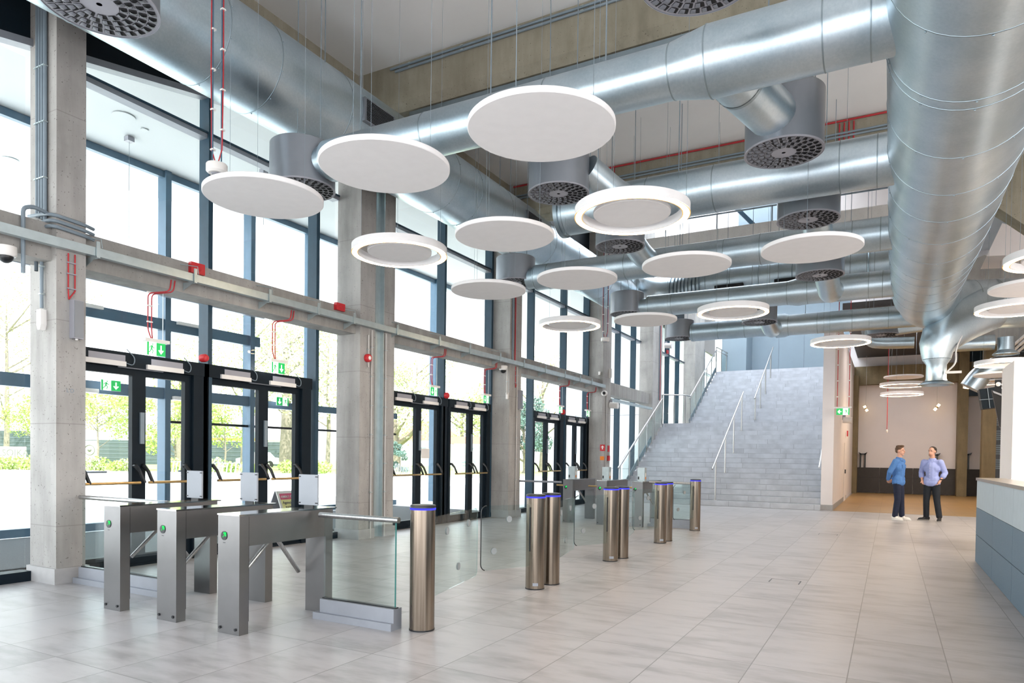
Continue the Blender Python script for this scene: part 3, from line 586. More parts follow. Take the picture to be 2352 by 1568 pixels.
f = drum(q[4], 'grey drum diffuser with a round elbow, below the large panel nearest the biggest duct', .7); neck(f, [q[4]+V((.05, .3, .25)), V((q[4].x+.05, 15.0, 4.75)), V((q[4].x+.05, 15.9, tz))], .21, .4)
f = drum(q[5], 'small grey drum diffuser tucked behind the glowing ring nearest the stairs', .3); neck(f, [q[5]+V((.08, .3, .25)), V((q[5].x+.08, 18.7, 4.75)), V((q[5].x+.08, 19.4, tz-.05))], .2, .4)
DPX = {6: (695, 436), 7: (1184, 650), 8: (1440, 722), 9: (1560, 778)}
for i, lb, xe, yd in ((6, 'grey drum diffuser hanging between the two leftmost round panels', -6.0, 6.37), (7, 'grey drum diffuser at the end of the third cross duct, over the smallest left panel', -6.25, 12.4), (8, 'grey drum diffuser at the end of the fourth cross duct', -5.05, 15.9), (9, 'grey drum diffuser at the end of the farthest cross duct, beside the stairs', -4.9, 19.4)):
    q_ = at_y(*DPX[i], yd); zc = tz if i < 9 else tz-.05; f = drum(q_, lb, .2*i, max(.5, (zc-q_.z)*2)); MB().tube([V((q_.x+.3, yd, zc)), V((xe, yd, zc))], .2, 28).build('neck', 'galv', f, True)
drum(q[10], 'grey drum diffuser cut off by the top left corner', .4, .62)
f = drum(q[11], 'pale grey drum diffuser behind the lowest glowing ring', .6, .3); neck(f, [q[11]+V((.3, 0, .15)), q[11]+V((.9, 0, .2))], .17)
p = at_z(1605, -48, DZ+.0); drum(p, 'grey drum diffuser cut off by the top edge', .1, .62)
p = at_z(2330, 742, DZ); f = drum(p, 'dark grey drum diffuser at the right edge, under the lower glowing ring', .3, .4); neck(f, [p+V((-.3, 0, .2)), p+V((-1.1, 0, .2))], .17)
# ------------------------------------------------------------------ round acoustic panels and ring lamps
PZ, PR = 4.1, .6
def wire_top(y, top): return 7.07 if (8.93 < y < 9.57 or 14.23 < y < 14.97) else top-.012
def panel(loc, label, top=7.83):
    t = thing('acoustic_disc', loc, label, 'acoustic panel', 'round white ceiling panels'); o = V(loc)
    MB().lathe([(0, .05), (PR-.006, .05), (PR, .044), (PR, .006), (PR-.006, 0), (0, 0)], 72, o).build('board', 'white', t, True)
    for k in range(3):
        a = 2*pi*k/3+.5; wy = o.y+sin(a)*.42; MB().tube([o+V((cos(a)*.42, sin(a)*.42, .05)), o+V((cos(a)*.42, sin(a)*.42, wire_top(wy, top)-loc[2]))], .0023, 4).build('wire', 'conduit', t)
    return t
for px, py, lb in [(1243, 300, 'biggest round white panel, highest in the picture'), (884, 388, 'round white panel just left of the biggest one'), (607, 458, 'leftmost round white panel, by the wide dark mullion'), (1159, 545, 'round white panel in front of the long duct, right of the smaller near ring'),
                   (1863, 575, 'round white panel nearest the left side of the biggest duct'), (1576, 613, 'round white panel right below the bigger glowing ring'), (1325, 644, 'round white panel in front of the third cross duct'), (1122, 669, 'low round white panel hiding part of a drum diffuser'), (1482, 737, 'smallest round white panel, over the far turnstiles')]:
    p = at_z(px, py, PZ); panel(p, lb, 7.83 if p.y < 14.2 else 10.5)
p = at_z(2268, 672, PZ); panel((p.x+.6, p.y, PZ), 'round white panel between the two glowing rings at the right edge')
RR = .625
def ringlamp(loc, label, top=7.83, r=RR, inner=True):
    t = thing('ring_lamp', loc, label, 'ring lamp', 'glowing ring lamps'); o = V(loc); k = r/.625
    MB().lathe([(.625*k, .004), (.625*k, .10), (.535*k, .10), (.535*k, .004), (.545*k, .0), (.55*k, .006)], 72, o).build('housing', 'white', t, True)
    MB().lathe([(.625*k, .004), (.62*k, 0), (.55*k, .0), (.545*k, .004)], 72, o).build('glow_strip', 'ringlight', t, True, label='warm glowing strip')
    if inner: MB().lathe([(0, .07), (.415*k, .07), (.42*k, .065), (.42*k, .03), (.415*k, .025), (0, .025)], 60, o).build('inner_disc', 'white', t, True)
    for j in range(3):
        a = 2*pi*j/3+.2; wy = o.y+sin(a)*.58*k; MB().tube([o+V((cos(a)*.58*k, sin(a)*.58*k, .10)), o+V((cos(a)*.58*k, sin(a)*.58*k, wire_top(wy, top)-loc[2]))], .0023, 4).build('wire', 'conduit', t)
    for ra, rb in ((.628, .617), (.553, .543)): MB().lathe([(ra*k, .0), (rb*k, -.002)], 72, o).build('bloom_edge', 'ringbloom', t, True, label='painted amber bloom round the strip')  # thin glowing rings imitate bloom at both edges of the strip
    return t
for px, py, lb in [(1451, 498, 'bigger glowing ring lamp, in front of the second cross duct'), (918, 586, 'glowing ring lamp in front of the second concrete column'), (1308, 750, 'small glowing ring lamp over the far double doors'), (1683, 720, 'glowing ring lamp above the middle of the stairs'), (1930, 789, 'lowest glowing ring lamp, in front of the white stair wall')]:
    p = at_z(px, py, PZ); ringlamp((p.x, p.y, PZ), lb, 7.83 if p.y < 14.2 else 10.5)
for px, py, lb in [(2303, 612, 'upper glowing ring lamp cut by the right edge'), (2237, 720, 'lower glowing ring lamp cut by the right edge')]:
    p = at_z(px, py, PZ); ringlamp((p.x+.625, p.y, PZ), lb)
# lamps of the far room
def at_zx(px, py, y): return at_y(px, py, y)
p = at_y(2075, 867, 27); t = panel(p, 'white round panel in the far room, above two glowing rings', 6.2)
for px, py, y, lb in [(2075, 886, 27, 'upper of the two glowing rings in the far room'), (2071, 907, 30, 'lower of the two glowing rings in the far room'), (2275, 888, 26, 'glowing ring in the far room, behind the wall screen'), (2306, 838, 20, 'glowing ring partly hidden by the free-standing white wall')]:
    p = at_y(px, py, y); ringlamp(p, lb, 6.2, .72 if y > 24 else .6, False)
p = at_y(2300, 862, 21); panel(p, 'white round panel half hidden by the free-standing white wall', 6.2)
p = at_y(2285, 878, 25.4); panel(p, 'white round panel just above the ring behind the wall screen', 6.2)
for k, pts in enumerate([((1985, 932), (1992, 944)), ((2158, 928), (2146, 942))]):
    a, b = [at_y(px, py, 35.0) for px, py in pts]; t = thing('tube_lamp', b, ['left slanted tube lamp on the far white wall', 'right slanted tube lamp on the far white wall'][k], 'wall lamp', 'tube lamps in the far room')
    mid = (a+b)/2; d = (b-a)
    for u0, u1 in ((0, .38), (.62, 1)): MB().tube([a+d*u0, a+d*u1], .055, 10).build('glow_tube', 'tubelight', t)
    MB().tube([a+d*.38, a+d*.62], .058, 10).build('bracket', 'brass', t); MB().tube([mid, V((mid.x, mid.y, 6.2))], .006, 5).build('wire', 'conduitw', t)
# daylight bars / white lamp trunking at the top right
t = thing('lamp_rail', at_y(2300, 800, 24), 'bundle of slanted white light rails at the right edge', 'light fitting')
for k in range(3): MB().bar(at_y(2305+k*14, 812, 24), at_y(2400+k*14, 730, 22), .05, .05).build('rail', 'wplastic', t)
# ------------------------------------------------------------------ cable tray along the beams
t = thing('cable_tray', (-7.8, 12, 3.62), 'long zinc cable tray on brackets along the concrete beams', 'cable tray')
MB().box((-7.80, -2, 3.62), (-7.785, 20.15, 3.715)).box((-7.865, -2, 3.62), (-7.80, 20.15, 3.63)).build('channel', 'tray', t)
for px in (222, 446, 618, 730, 812, 912, 1010, 1080, 1150, 1205, 1255, 1300, 1335, 1362):
    y = at_x(px, 620, -7.8).y; MB().box((-7.99, y-.02, 3.60), (-7.77, y+.02, 3.62)).prism([(-7.99, y-.02, 3.60), (-7.80, y-.02, 3.60), (-7.99, y-.02, 3.52)], (0, .006, 0)).box((-7.78, y-.02, 3.60), (-7.765, y+.02, 3.78)).build('bracket', 'tray', t)
    MB().tube([(-7.99, y-.06, 3.85), (-7.80, y+.05, 3.82), (-7.78, y+.05, 3.72)], .006, 6).build('hook', 'tray', t)
t = thing('cable_tray', (-7.9, 23, 3.2), 'short zinc cable tray under the beam beside the stairs', 'cable tray')
MB().box((-7.98, 20.9, 3.28), (-7.86, 25.2, 3.36)).build('channel', 'tray', t)
# conduits on the first column
def col_pipe(name, label, pts, r, mat, clips=(), n=8, cat='cable conduit'):
    t = thing(name, pts[-1] if pts[-1][2] < pts[0][2] else pts[0], label, cat); MB().tube(fillet(pts, .12, 4), r, n).build('pipe', mat, t, True)
    for cp in clips: MB().box(V(cp)-V((.022, .024, .006)), V(cp)+V((.022, .024, .006))).build('clip', 'tray', t)
    return t
YF = 4.14
for k in range(4):
    x = -8.23+k*.052
    col_pipe('conduit', ['leftmost', 'second', 'third', 'rightmost'][k]+' of the four grey conduits up the first concrete column', [(x, YF-.025, 7.8), (x, YF-.025, 4.0-.02*k)], .02, 'conduit', [(x, YF-.03, z) for z in (4.4, 5.0, 5.6)])
for k in range(3):
    z = 4.00-k*.06
    col_pipe('conduit', ['topmost', 'middle', 'lowest'][k]+' of the three grey conduits bent round the first column above the cable tray', [(-8.35, YF-.05, z+.02), (-8.1, YF-.05, z), (XC+.03, YF-.05, z-.03), (XC+.03, 4.42, z-.05), (XC-.03, 4.55, z-.05)] if k == 0 else [(-8.18, YF-.06, 3.4), (-8.18, YF-.06, z-.05), (-8.05, YF-.05, z-.02), (XC+.03, YF-.05, z-.03), (XC+.03, 4.42, z-.05), (XC-.03, 4.55, z-.05)], .019, 'conduit')
t = col_pipe('conduit', 'thin grey conduit with a white socket box on the first concrete column', [(-8.13, YF-.03, 3.9), (-8.13, YF-.03, 3.0)], .018, 'conduit', [(-8.13, YF-.03, z) for z in (3.15, 3.45)])
MB().prism([(-8.17, YF-.001, 2.98), (-8.09, YF-.001, 2.98), (-8.085, YF-.001, 2.82), (-8.11, YF-.001, 2.76), (-8.15, YF-.001, 2.76), (-8.175, YF-.001, 2.82)], (0, -.06, 0)).build('socket_box', 'wplastic', t, label='white socket box')
col_pipe('conduit', 'grey conduit looped over the beam left of the first column', [(-7.97, 3.85, 3.3), (-7.97, 3.85, 3.98), (-7.97, 3.95, 4.02), (-8.0, 4.1, 4.0)], .022, 'conduit')
# pairs of red cables dropping behind column speakers
for lb, y, z0, x in (('pair of red cables down the first column to the tall grey loudspeaker', 4.29, 3.6, XC), ('pair of red cables down the third column to its grey loudspeaker', 14.5, 3.6, XC)):
    t = thing('red_cable', (x+.02, y, 3.1), lb, 'cable')
    for dy_ in (-.035, .035): MB().tube([(x+.015, y+dy_, 3.6), (x+.015, y+dy_, 3.2), (x+.015, y-.03, 3.1)], .008, 6).build('cable', 'redcable', t)
    for z in (3.22, 3.38, 3.5): MB().box((x+.0, y-.05, z-.006), (x+.026, y+.05, z+.006)).build('clip', 'plate', t)
for lb, y, zt, zb in (('tall grey column loudspeaker on the first concrete column', 4.33, 3.1, 2.68), ('grey column loudspeaker on the third concrete column', 14.68, 3.05, 2.6)):
    t = thing('column_speaker', (XC+.05, y, zb), lb, 'loudspeaker', 'column loudspeakers')
    MB().box((XC+.0, y-.055, zb), (XC+.08, y+.055, zt)).build('case', 'plate', t); MB().box((XC+.08, y-.047, zb+.01), (XC+.086, y+.047, zt-.01)).build('grille', 'drum', t)
    MB().tube([(XC+.04, y, zb), (XC+.04, y, zb-.015)], .015, 8).build('knob', 'wplastic', t)
# cameras
for lb, p in (('white dome camera under the beam at the left edge', at_x(13, 584, -8.02)), ('white dome camera under the beam end at the third column', at_x(1156, 848, -8.0))):
    t = thing('dome_camera', p, lb, 'camera', 'white dome cameras')
    MB().lathe([(.0, .08), (.1, .08), (.1, .0), (.085, -.02), (0, -.02)], 24, p).build('housing', 'wplastic', t, True); MB().ell(p+V((0, 0, -.02)), .07, n=16, m=10).build('dome', 'black', t, True)
p = at_x(1388, 903, -7.8); t = thing('bullet_camera', p, 'white camera facing out under the beam at the fourth column', 'camera')
MB().ell(p, .1, .1, .09).build('body', 'wplastic', t, True); MB().ell(p+V((.02, -.075, 0)), .05).build('lens', 'black', t, True)
for lb, px, py, x in (('white cylindrical projector speaker below the beam at the fourth column', 1410, 930, -7.75), ('white cylindrical projector speaker on the fifth column', 1535, 793, -7.6), ('beige projector speaker under the exit sign by the stair wall', 1946, 964, -1.35)):
    p = at_x(px, py, x) if x < -2 else at_y(1946, 964, 25.2); t = thing('projector_speaker', p, lb, 'loudspeaker', 'projector loudspeakers')
    MB().tube([p+V((-.13, 0, 0)), p+V((.13, 0, -.02))], .1, 20).build('body', 'wplastic', t, True); MB().tube([p+V((.13, 0, -.02)), p+V((.14, 0, -.02))], .105, 20).build('rim', 'wplastic', t, True)
    MB().box(p+V((-.15, -.02, .0)), p+V((-.05, .02, .16))).build('bracket', 'plate', t)
# hanging heat detectors
for lb, x, px, py, top in (('round white detector hanging on two red cables over the leftmost panel', -6.3, 498, 388, 7.83), ('small white detector hanging on a red cable near the fourth column', -6.3, 1390, 780, 10.5)):
    p = at_x(px, py, x); t = thing('hanging_detector', p, lb, 'detector', 'hanging detectors')
    MB().lathe([(0, .05), (.1, .05), (.107, .04), (.107, -.03), (.085, -.05), (0, -.05)], 28, p).build('body', 'wplastic', t, True)
    MB().lathe([(.062, -.052), (.05, -.062), (.0, -.062)], 24, p).build('sensor_grid', 'plate', t)
    for s in (-1, 1):
        MB().tube([p+V((.045*s, .02*s, .06)), p+V((.045*s, .02*s, top-p.z-.01))], .008, 6).build('support_rod', 'outerframe', t)
        MB().tube([p+V((.01*s, 0, .04)), p+V((.055*s, .02*s, .2)), p+V((.058*s, .03*s, 1.0)), p+V((.05*s, .03*s, top-p.z-.01))], .0065, 6).build('cable', 'redcable', t, label='red cable')
    for k in range(6):
        for s in (-1, 1): MB().box(p+V((.05*s-.02, .02*s-.012, .3+.42*k+.1*s)), p+V((.05*s+.02, .02*s+.03, .315+.42*k+.1*s))).build('clip', 'wplastic', t)
# red devices
def redbox(name, p, size, label, cat, mat='red', grp=None):
    t = thing(name, p, label, cat, grp); s = V(size)/2
    (MB().box(V(p)-s, V(p)+s) if name != 'alarm_sounder' else MB().lathe([(0, -s.x), (s.y, -s.x), (s.y, s.x*.5), (s.y*.8, s.x), (0, s.x)], 24, p, 'x')).build('body', mat, t, name == 'alarm_sounder'); MB().ell(V(p)+V((s.x, 0, 0)), .01, s.y*.5, s.z*.5).build('face', 'wplastic' if 'red and white' in label else mat, t); return t
redbox('alarm_sounder', at_x(469, 822, XF+.03), (.09, .11, .16), 'red alarm sounder on the wide mullion by the nearest exit sign', 'alarm sounder', grp='red alarm devices')
redbox('alarm_sounder', at_x(1026, 908, XF+.03), (.08, .13, .15), 'red alarm sounder on the mullion past the second column', 'alarm sounder', grp='red alarm devices')
redbox('alarm_sounder', at_x(1294, 946, XF+.03), (.08, .15, .16), 'red alarm sounder on the mullion before the fourth column', 'alarm sounder', grp='red alarm devices')
redbox('alarm_sounder', at_x(846, 822, XC+.04), (.07, .14, .14), 'round red and white sounder on the second concrete column', 'alarm sounder', grp='red alarm devices')
redbox('junction_box', at_x(452, 617, -7.97), (.06, .2, .14), 'red junction box on the beam over the nearest doors', 'junction box', grp='red junction boxes')
redbox('junction_box', at_x(780, 705, -7.97), (.06, .2, .12), 'red junction box on the beam beside the second column', 'junction box', grp='red junction boxes')
redbox('junction_box', at_x(1533, 808, -7.7), (.05, .16, .14), 'tiny red box hanging beside the projector speaker of the fifth column', 'junction box', grp='red junction boxes')
p = at_y(1384, 1028, 20.165); t = thing('fire_sign', p, 'red square fire sign with a white symbol on the fourth column', 'sign'); MB().box(p-V((.08, .01, .10)), p+V((.08, .01, .10))).build('board', 'red', t)
MB().prism([p+V((0, -.012, .07)), p+V((.055, -.012, .015)), p+V((.02, -.012, .015)), p+V((.02, -.012, -.05)), p+V((-.02, -.012, -.05)), p+V((-.02, -.012, .015)), p+V((-.055, -.012, .015))], (0, .003, 0)).build('symbol', 'wplastic', t, label='white symbol')
redbox('fire_sign', at_x(1398, 1030, XC+.01), (.02, .14, .2), 'narrow red sign right of the white-arrow fire sign', 'sign')
redbox('call_point', at_y(1383, 1052, 20.15), (.12, .05, .12), 'orange call point under the red fire sign', 'call point', 'orange')
redbox('call_point', at_x(1398, 1052, XC+.03), (.05, .14, .16), 'red call point right of the orange one', 'call point')
# white rectangle boxes at column four / three
for lb, px, py, hw, hh in (('white junction box above the beam on the fourth column', 1401, 857, .1, .14), ('white socket box on the conduit of the third column', 1165, 909, .04, .075), ('small white box at the beam end of the fourth column', 1377, 857, .05, .05)):
    p = at_x(px, py, XC+.03) if px > 1390 else at_y(px, py, 14.16 if px < 1200 else 20.14); MB().box(p+V((-hw*.6, -.03, -hh)), p+V((hw*.6, .03, hh))).build('junction_box', 'wplastic', label=lb, cat='junction box')
for lb, px, z1, z0 in (('left pale conduit strip on the second concrete column', 853, 3.6, 0), ('right pale conduit strip on the second concrete column', 885, 3.6, 0), ('pale conduit down the third concrete column', 1187, 3.6, .1), ('pale conduit down the fourth concrete column', 1393, 3.6, 1.0), ('grey conduit ending in the socket box of the third column', 1164, 3.5, 2.9), ('thin conduit above the red sounder of the second column', 845, 3.5, 2.95)):
    y = at_x(px, 900, XC+.02).y; col_pipe('conduit', lb, [(XC+.024, y, z1), (XC+.024, y, z0)], .016, 'conduitw', [(XC+.024, y, z0+.3+.5*k) for k in range(int((z1-z0)/.5))])
for lb, y0 in (('red cable riser beside the conduits up the third concrete column', 14.42), ('red cable riser up the fifth concrete column', 26.2)):
    t = thing('red_cable', (XC+.02, y0, 3.7), lb, 'cable'); MB().tube([(XC+.02, y0, 3.7), (XC+.02, y0, 7.6)], .015, 6).build('cable', 'redcable', t); MB().tube([(XC+.02, y0-.12, 3.7), (XC+.02, y0-.12, 7.6)], .02, 6).build('conduit', 'conduit', t)
# red fire cable and conduit runs along the cross beams
t = thing('red_cable', (-3, 14.28, 7.78), 'red fire cable clipped along the top of the farther cross beam', 'cable'); MB().tube([(-7.9, 14.275, 7.79), (1, 14.275, 7.79)], .018, 6).build('cable', 'redcable', t)
for k in range(4): MB().tube([(-.95+.08*k, 14.28, 7.75), (-.95+.08*k, 14.28, 7.3)], .014, 6).build('drop', 'redcable', t)
for x in (-5.4,): MB().tube([(x, 14.28, 7.79), (x, 14.28, 7.3)], .014, 6).build('drop', 'redcable', t)
for k, z in enumerate((7.56, 7.50)): col_pipe('conduit', ['upper', 'lower'][k]+' grey conduit along the farther cross beam', [(-7.9, 14.27, z), (1, 14.27, z)], .022, 'conduit')
for k, z in enumerate((7.76, 7.70)): col_pipe('conduit', ['upper', 'lower'][k]+' grey conduit along the nearest cross beam', [(-7.2 if k else -7.3, 8.975, z), (1, 8.975, z)], .02, 'conduit', [(-6.9+1.0*i, 8.97, z) for i in range(7)])
t = thing('wide_tray', (-3, 9.3, 6.98), 'flat grey metal channel slung under the nearest cross beam', 'cable tray'); MB().box((-7.0, 9.1, 6.88), (1.5, 9.45, 7.06)).build('channel', 'galvd', t)
# ------------------------------------------------------------------ exit signs
def exit_sign(label, c, U, N, w=.25, h=.165, arrow='down', flip=False, housing=True, group='lit green exit signs', cable=None):
    """c = centre of plate; U = reading direction (unit), N = facing direction"""
    c, U, N = V(c), V(U), V(N); Z = V((0, 0, 1)); t = thing('exit_sign', c-Z*h/2, label, 'exit sign', group)
    def q(u, v, d=.0): return c+U*(u*w)+Z*(v*h)+N*d
    def poly(mb, pts, d=.004): mb.add([q(u, v, d) for u, v in pts], [tuple(range(len(pts)))])
    MB().obox(c-N*.006, U*w/2, N*.006, Z*h/2).build('plate', 'signwhite', t)
    ax, mx = (.25, -.25) if not flip else (-.25, .25)
    g = MB(); x0, x1 = (0.0, .5) if not flip else (-.5, 0.0); poly(g, [(x0, -.5), (x1, -.5), (x1, .5), (x0, .5)], .002)
    if not flip: poly(g, [(-.5, -.5), (-.40, -.5), (-.40, .5), (-.5, .5)], .002)
    else: poly(g, [(.40, -.5), (.5, -.5), (.5, .5), (.40, .5)], .002)
    g.build('green_panel', 'green', t)
    a = MB(); k = h/w
    if arrow == 'down':
        poly(a, [(ax-.035, .33), (ax-.035, -.08), (ax+.035, -.08), (ax+.035, .33)]); poly(a, [(ax, -.36), (ax+.15, -.06), (ax+.08, -.03), (ax, -.2), (ax-.08, -.03), (ax-.15, -.06)])
        poly(a, [(ax, -.36), (ax+.05, -.1), (ax-.05, -.1)])
    else:
        poly(a, [(ax-.12, .06), (ax-.12, -.06), (ax+.14, -.06), (ax+.14, .06)]); poly(a, [(ax-.16, 0), (ax-.02, .3), (ax+.05, .22), (ax-.06, 0), (ax+.05, -.22), (ax-.02, -.3)])
    a.build('arrow', 'signwhite', t, label='white arrow')
    r = MB(); m_ = mx+(-.0 if not flip else 0); s = -1 if flip else 1
    def limb(p0, p1, wd):
        d = ((p1[0]-p0[0]), (p1[1]-p0[1])*k); L = sqrt(d[0]**2+d[1]**2) or 1; n = (-d[1]/L*wd*.65, d[0]/L*wd*.65/k)
        poly(r, [(m_+s*(p0[0]+n[0]), p0[1]+n[1]), (m_+s*(p1[0]+n[0]), p1[1]+n[1]), (m_+s*(p1[0]-n[0]), p1[1]-n[1]), (m_+s*(p0[0]-n[0]), p0[1]-n[1])], .003)
    poly(r, [(m_+s*.05+.032*cos(2*pi*i/12), .36+.032/k*sin(2*pi*i/12)) for i in range(12)], .003)
    for p0, p1, wd in [((.02, .26), (-.02, -.02), .06), ((.02, .22), (.1, .06), .03), ((.1, .06), (.15, .12), .026), ((.0, .22), (-.09, .16), .03), ((-.09, .16), (-.12, .02), .026), ((-.02, 0), (.07, -.14), .035), ((.07, -.14), (.03, -.36), .03), ((-.02, 0), (-.08, -.2), .035), ((-.08, -.2), (-.16, -.28), .03)]: limb(p0, p1, wd)
    r.build('running_figure', 'green', t, label='green running figure')
    if housing: MB().obox(c+Z*(h/2+.022)-N*.01, U*(w*.66), N*.045, Z*.02).build('housing', 'wplastic', t)
    if cable:
        top = cable
        for dx in (-.025, .025):
            MB().tube(fillet([c+Z*(h/2+.04)+U*(-.06+dx*.3), c+Z*(h/2+.15)+U*(-.09+dx), V((c.x, c.y, 3.44))+U*(-.09+dx), V((-7.985, c.y, 3.47))+U*(.06+dx), V((-7.985, c.y, 3.62))+U*(.08+dx)], .06), .008, 6).build('cable', 'redcable', t, label='red cable')
        MB().tube([c+Z*(h/2+.04)+U*.09, V((c.x, c.y, 3.5))+U*.09], .005, 5).build('rod', 'tray', t)
        for z in (.25, .45, .62): MB().obox(c+Z*(h/2+z)+U*-.09, U*.035, N*.012, Z*.008).build('clip', 'wplastic', t)
    return t
for px, py, fl, lb in [(359, 802, False, 'nearest exit sign, with a down arrow, hanging over the first double door'), (639, 845, False, 'exit sign hanging over the second double door'), (997, 899, True, 'exit sign hanging just past the second column'), (1117, 917, True, 'exit sign hanging beside the third column'), (1288, 941, True, 'exit sign hanging next to a red sounder between the third and fourth columns'), (1351, 950, True, 'exit sign hanging right beside the fourth column')]:
    exit_sign(lb, at_x(px, py, -8.2), (0, 1, 0), (1, 0, 0), flip=fl, cable=True)
for px, py, fl, lb in [(255, 885, False, 'exit sign in the outer vestibule, seen through the nearest door'), (649, 922, True, 'exit sign in the outer vestibule, seen through the second double door')]:
    exit_sign(lb, at_x(px, py, XO+.25), (0, 1, 0), (1, 0, 0), .36, .19, flip=fl, housing=False)
t = exit_sign('exit sign with a left arrow on two red cables beside the stair wall', at_y(1936, 945, 21.6), (1, 0, 0), (0, -1, 0), .335, .185, 'left', True, True)
for s in (-.15, .15):
    o_ = ORG[t]; MB().tube([o_+V((s, 0, .22)), o_+V((s, 0, 4.5))], .012, 6).build('cable', 'redcable', t, label='red cable')
    for k in range(7): MB().box(o_+V((s-.025, -.02, .5+.45*k)), o_+V((s+.025, .02, .53+.45*k))).build('clip', 'wplastic', t)
t = thing('hanging_cable', at_y(2037, 990, 30), 'thin red cable hanging over the people in the far room', 'cable'); p = at_y(2037, 990, 30); MB().tube([p, V((p.x, p.y, 6.2))], .013, 6).build('cable', 'redcable', t); MB().ell(p, .035, .04, .07).build('tip', 'wplastic', t)
MB().box((-1.40, 27.9, 2.35), (-1.36, 28.05, 2.55)).build('alarm_sounder', 'red', label='tiny red alarm on the edge of the stair wall', cat='alarm sounder')
# ------------------------------------------------------------------ tripod turnstiles
def turnstile(x0, x1, y0, y1, label, far=False, group='tripod turnstiles'):
    t = thing('tripod_turnstile', ((x0+x1)/2, (y0+y1)/2, 0), label, 'turnstile', group); zt, zb = .962, .705; xm = (x0+x1)/2
    MB().box((x0+.004, y0, .0), (x1-.004, y0+.09, zt-.012)).build('leg', 'cabinet', t)
    MB().box((x0+.006, y1-.09, 0), (x1-.006, y1-.002, zb)).build('leg', 'cabinet', t)
    MB().box((x0+.007, y0+.09, zb), (x1-.007, y1, zt-.012)).build('housing', 'cabinet', t)
    MB().box((x0, y0-.006, zt-.012), (x1, y1+.04, zt)).build('top_plate', 'polished', t, label='shiny steel top plate')
    for yy in (y0-.004, ):
        for xx in (x0+.035, x1-.045):
            MB().tube([(xx, yy-.004, .045), (xx, yy+.006, .045)], .012, 10).build('bolt', 'black', t)
    MB().box((x1-.005, y0+.09, .1), (x1-.0035, y0+.093, zt-.02)).build('seam', 'black', t)
    cx, cz = x0+.3*(x1-x0) if not far else x0+.28*(x1-x0), .786
    MB().lathe([(.036, .002), (.036, -.002), (0, -.002)], 24, (cx, y0-.002, cz), 'y').build('indicator', 'black', t)
    mb = MB()
    for i in range(-3, 4):
        for j in range(-3, 4):
            if (i+j >= 3) or (abs(i-j) <= 0 and -2 < i) or (i == 2 and j > -1) or (j == 2 and i > -1) or (far and i+j > 0 and abs(i-j) < 3): mb.add([(cx+i*.0085+a*.0034, y0-.0052, cz+j*.0085+b*.0034) for a, b in ((-1, -1), (1, -1), (1, 1), (-1, 1))], [(0, 1, 2, 3)])
    mb.build('led_arrow', 'led', t, label='green lit arrow')
    MB().box((cx-.014, y0-.001, cz-.058), (cx+.014, y0+.001, cz-.053)).build('caption', 'black', t)
    ym = (y0+y1)/2+.03
    if not far:
        ys_ = y0-3.715; xa_ = x0-.03; e1 = at_x(560, 1314, -4.774); h1 = at_x(622, 1236, -4.774); h2 = at_x(631, 1230, -4.774); e2 = at_x(686, 1312, -4.774); off = V((xa_+4.774, ys_, 0))
        MB().tube([(x0+.01, h1.y+ys_, .76), (x0-.05, h1.y+ys_, .76)], [.075, .055], 20).build('hub', 'steel2', t, True)
        MB().tube([h1+off, e1+off], .018, 14).build('arm', 'steel2', t, True)
        MB().tube([h2+off, e2+off], .019, 14).build('arm', 'steel2', t, True)
        b = MB(); px_ = xm-.02; yb_ = y1-.17
        b.box((px_-.115, yb_, .985), (px_+.115, yb_+.018, 1.262)).build('reader_plate', 'readergrey', t, label='pale grey reader plate with black corners')
        for sx in (-1, 1):
            for zz in (1.0, 1.238): MB().box((px_+sx*.105-.014, yb_-.004, zz), (px_+sx*.105+.014, yb_+.003, zz+.01)).build('corner_clip', 'black', t)
        MB().box((px_-.05, yb_+.002, .962), (px_+.06, yb_+.016, .99)).build('reader_foot', 'black', t)
    else:
        MB().ell((x0+.0, ym, .80), .07).build('hub', 'steel2', t, True)
        MB().tube([(x0, ym, .79), (x0-.48, ym, .80)], .019, 12).build('arm', 'brass', t, True)
        MB().tube([(x1-.08, ym-.2, zb), (x1-.02, ym+.12, .42)], .019, 12).build('arm', 'steel2', t, True)
        MB().box((xm-.03, y0+.08, .965), (xm+.125, y0+.22, 1.25)).build('card_reader', 'tray', t, label='card reader box with orange stickers')
        MB().box((xm-.02, y0+.076, 1.0), (xm+.01, y0+.08, 1.06)).build('scanner_eye', 'black', t)
        MB().ell((xm+.126, y0+.15, 1.1), .004, .03, .045).build('sticker', 'wplastic', t); MB().ell((xm+.126, y0+.15, 1.03), .005, .028, .025).build('sticker', 'orange', t)
    return t
turnstile(-4.744, -4.484, 3.715, 4.755, 'nearest tripod turnstile, next to the glass barrier with a steel rail')
turnstile(-5.553, -5.287, 3.733, 4.775, 'middle one of the three near tripod turnstiles')
turnstile(-6.333, -6.078, 3.733, 4.76, 'tripod turnstile nearest the first concrete column')
turnstile(-6.37, -6.13, 13.96, 15.3, 'far tripod turnstile in front of the last double doors', True)
turnstile(-5.565, -5.325, 13.955, 15.3, 'middle one of the three far tripod turnstiles', True)
turnstile(-4.77, -4.53, 13.96, 15.3, 'far tripod turnstile nearest the stairs and glass gates', True)
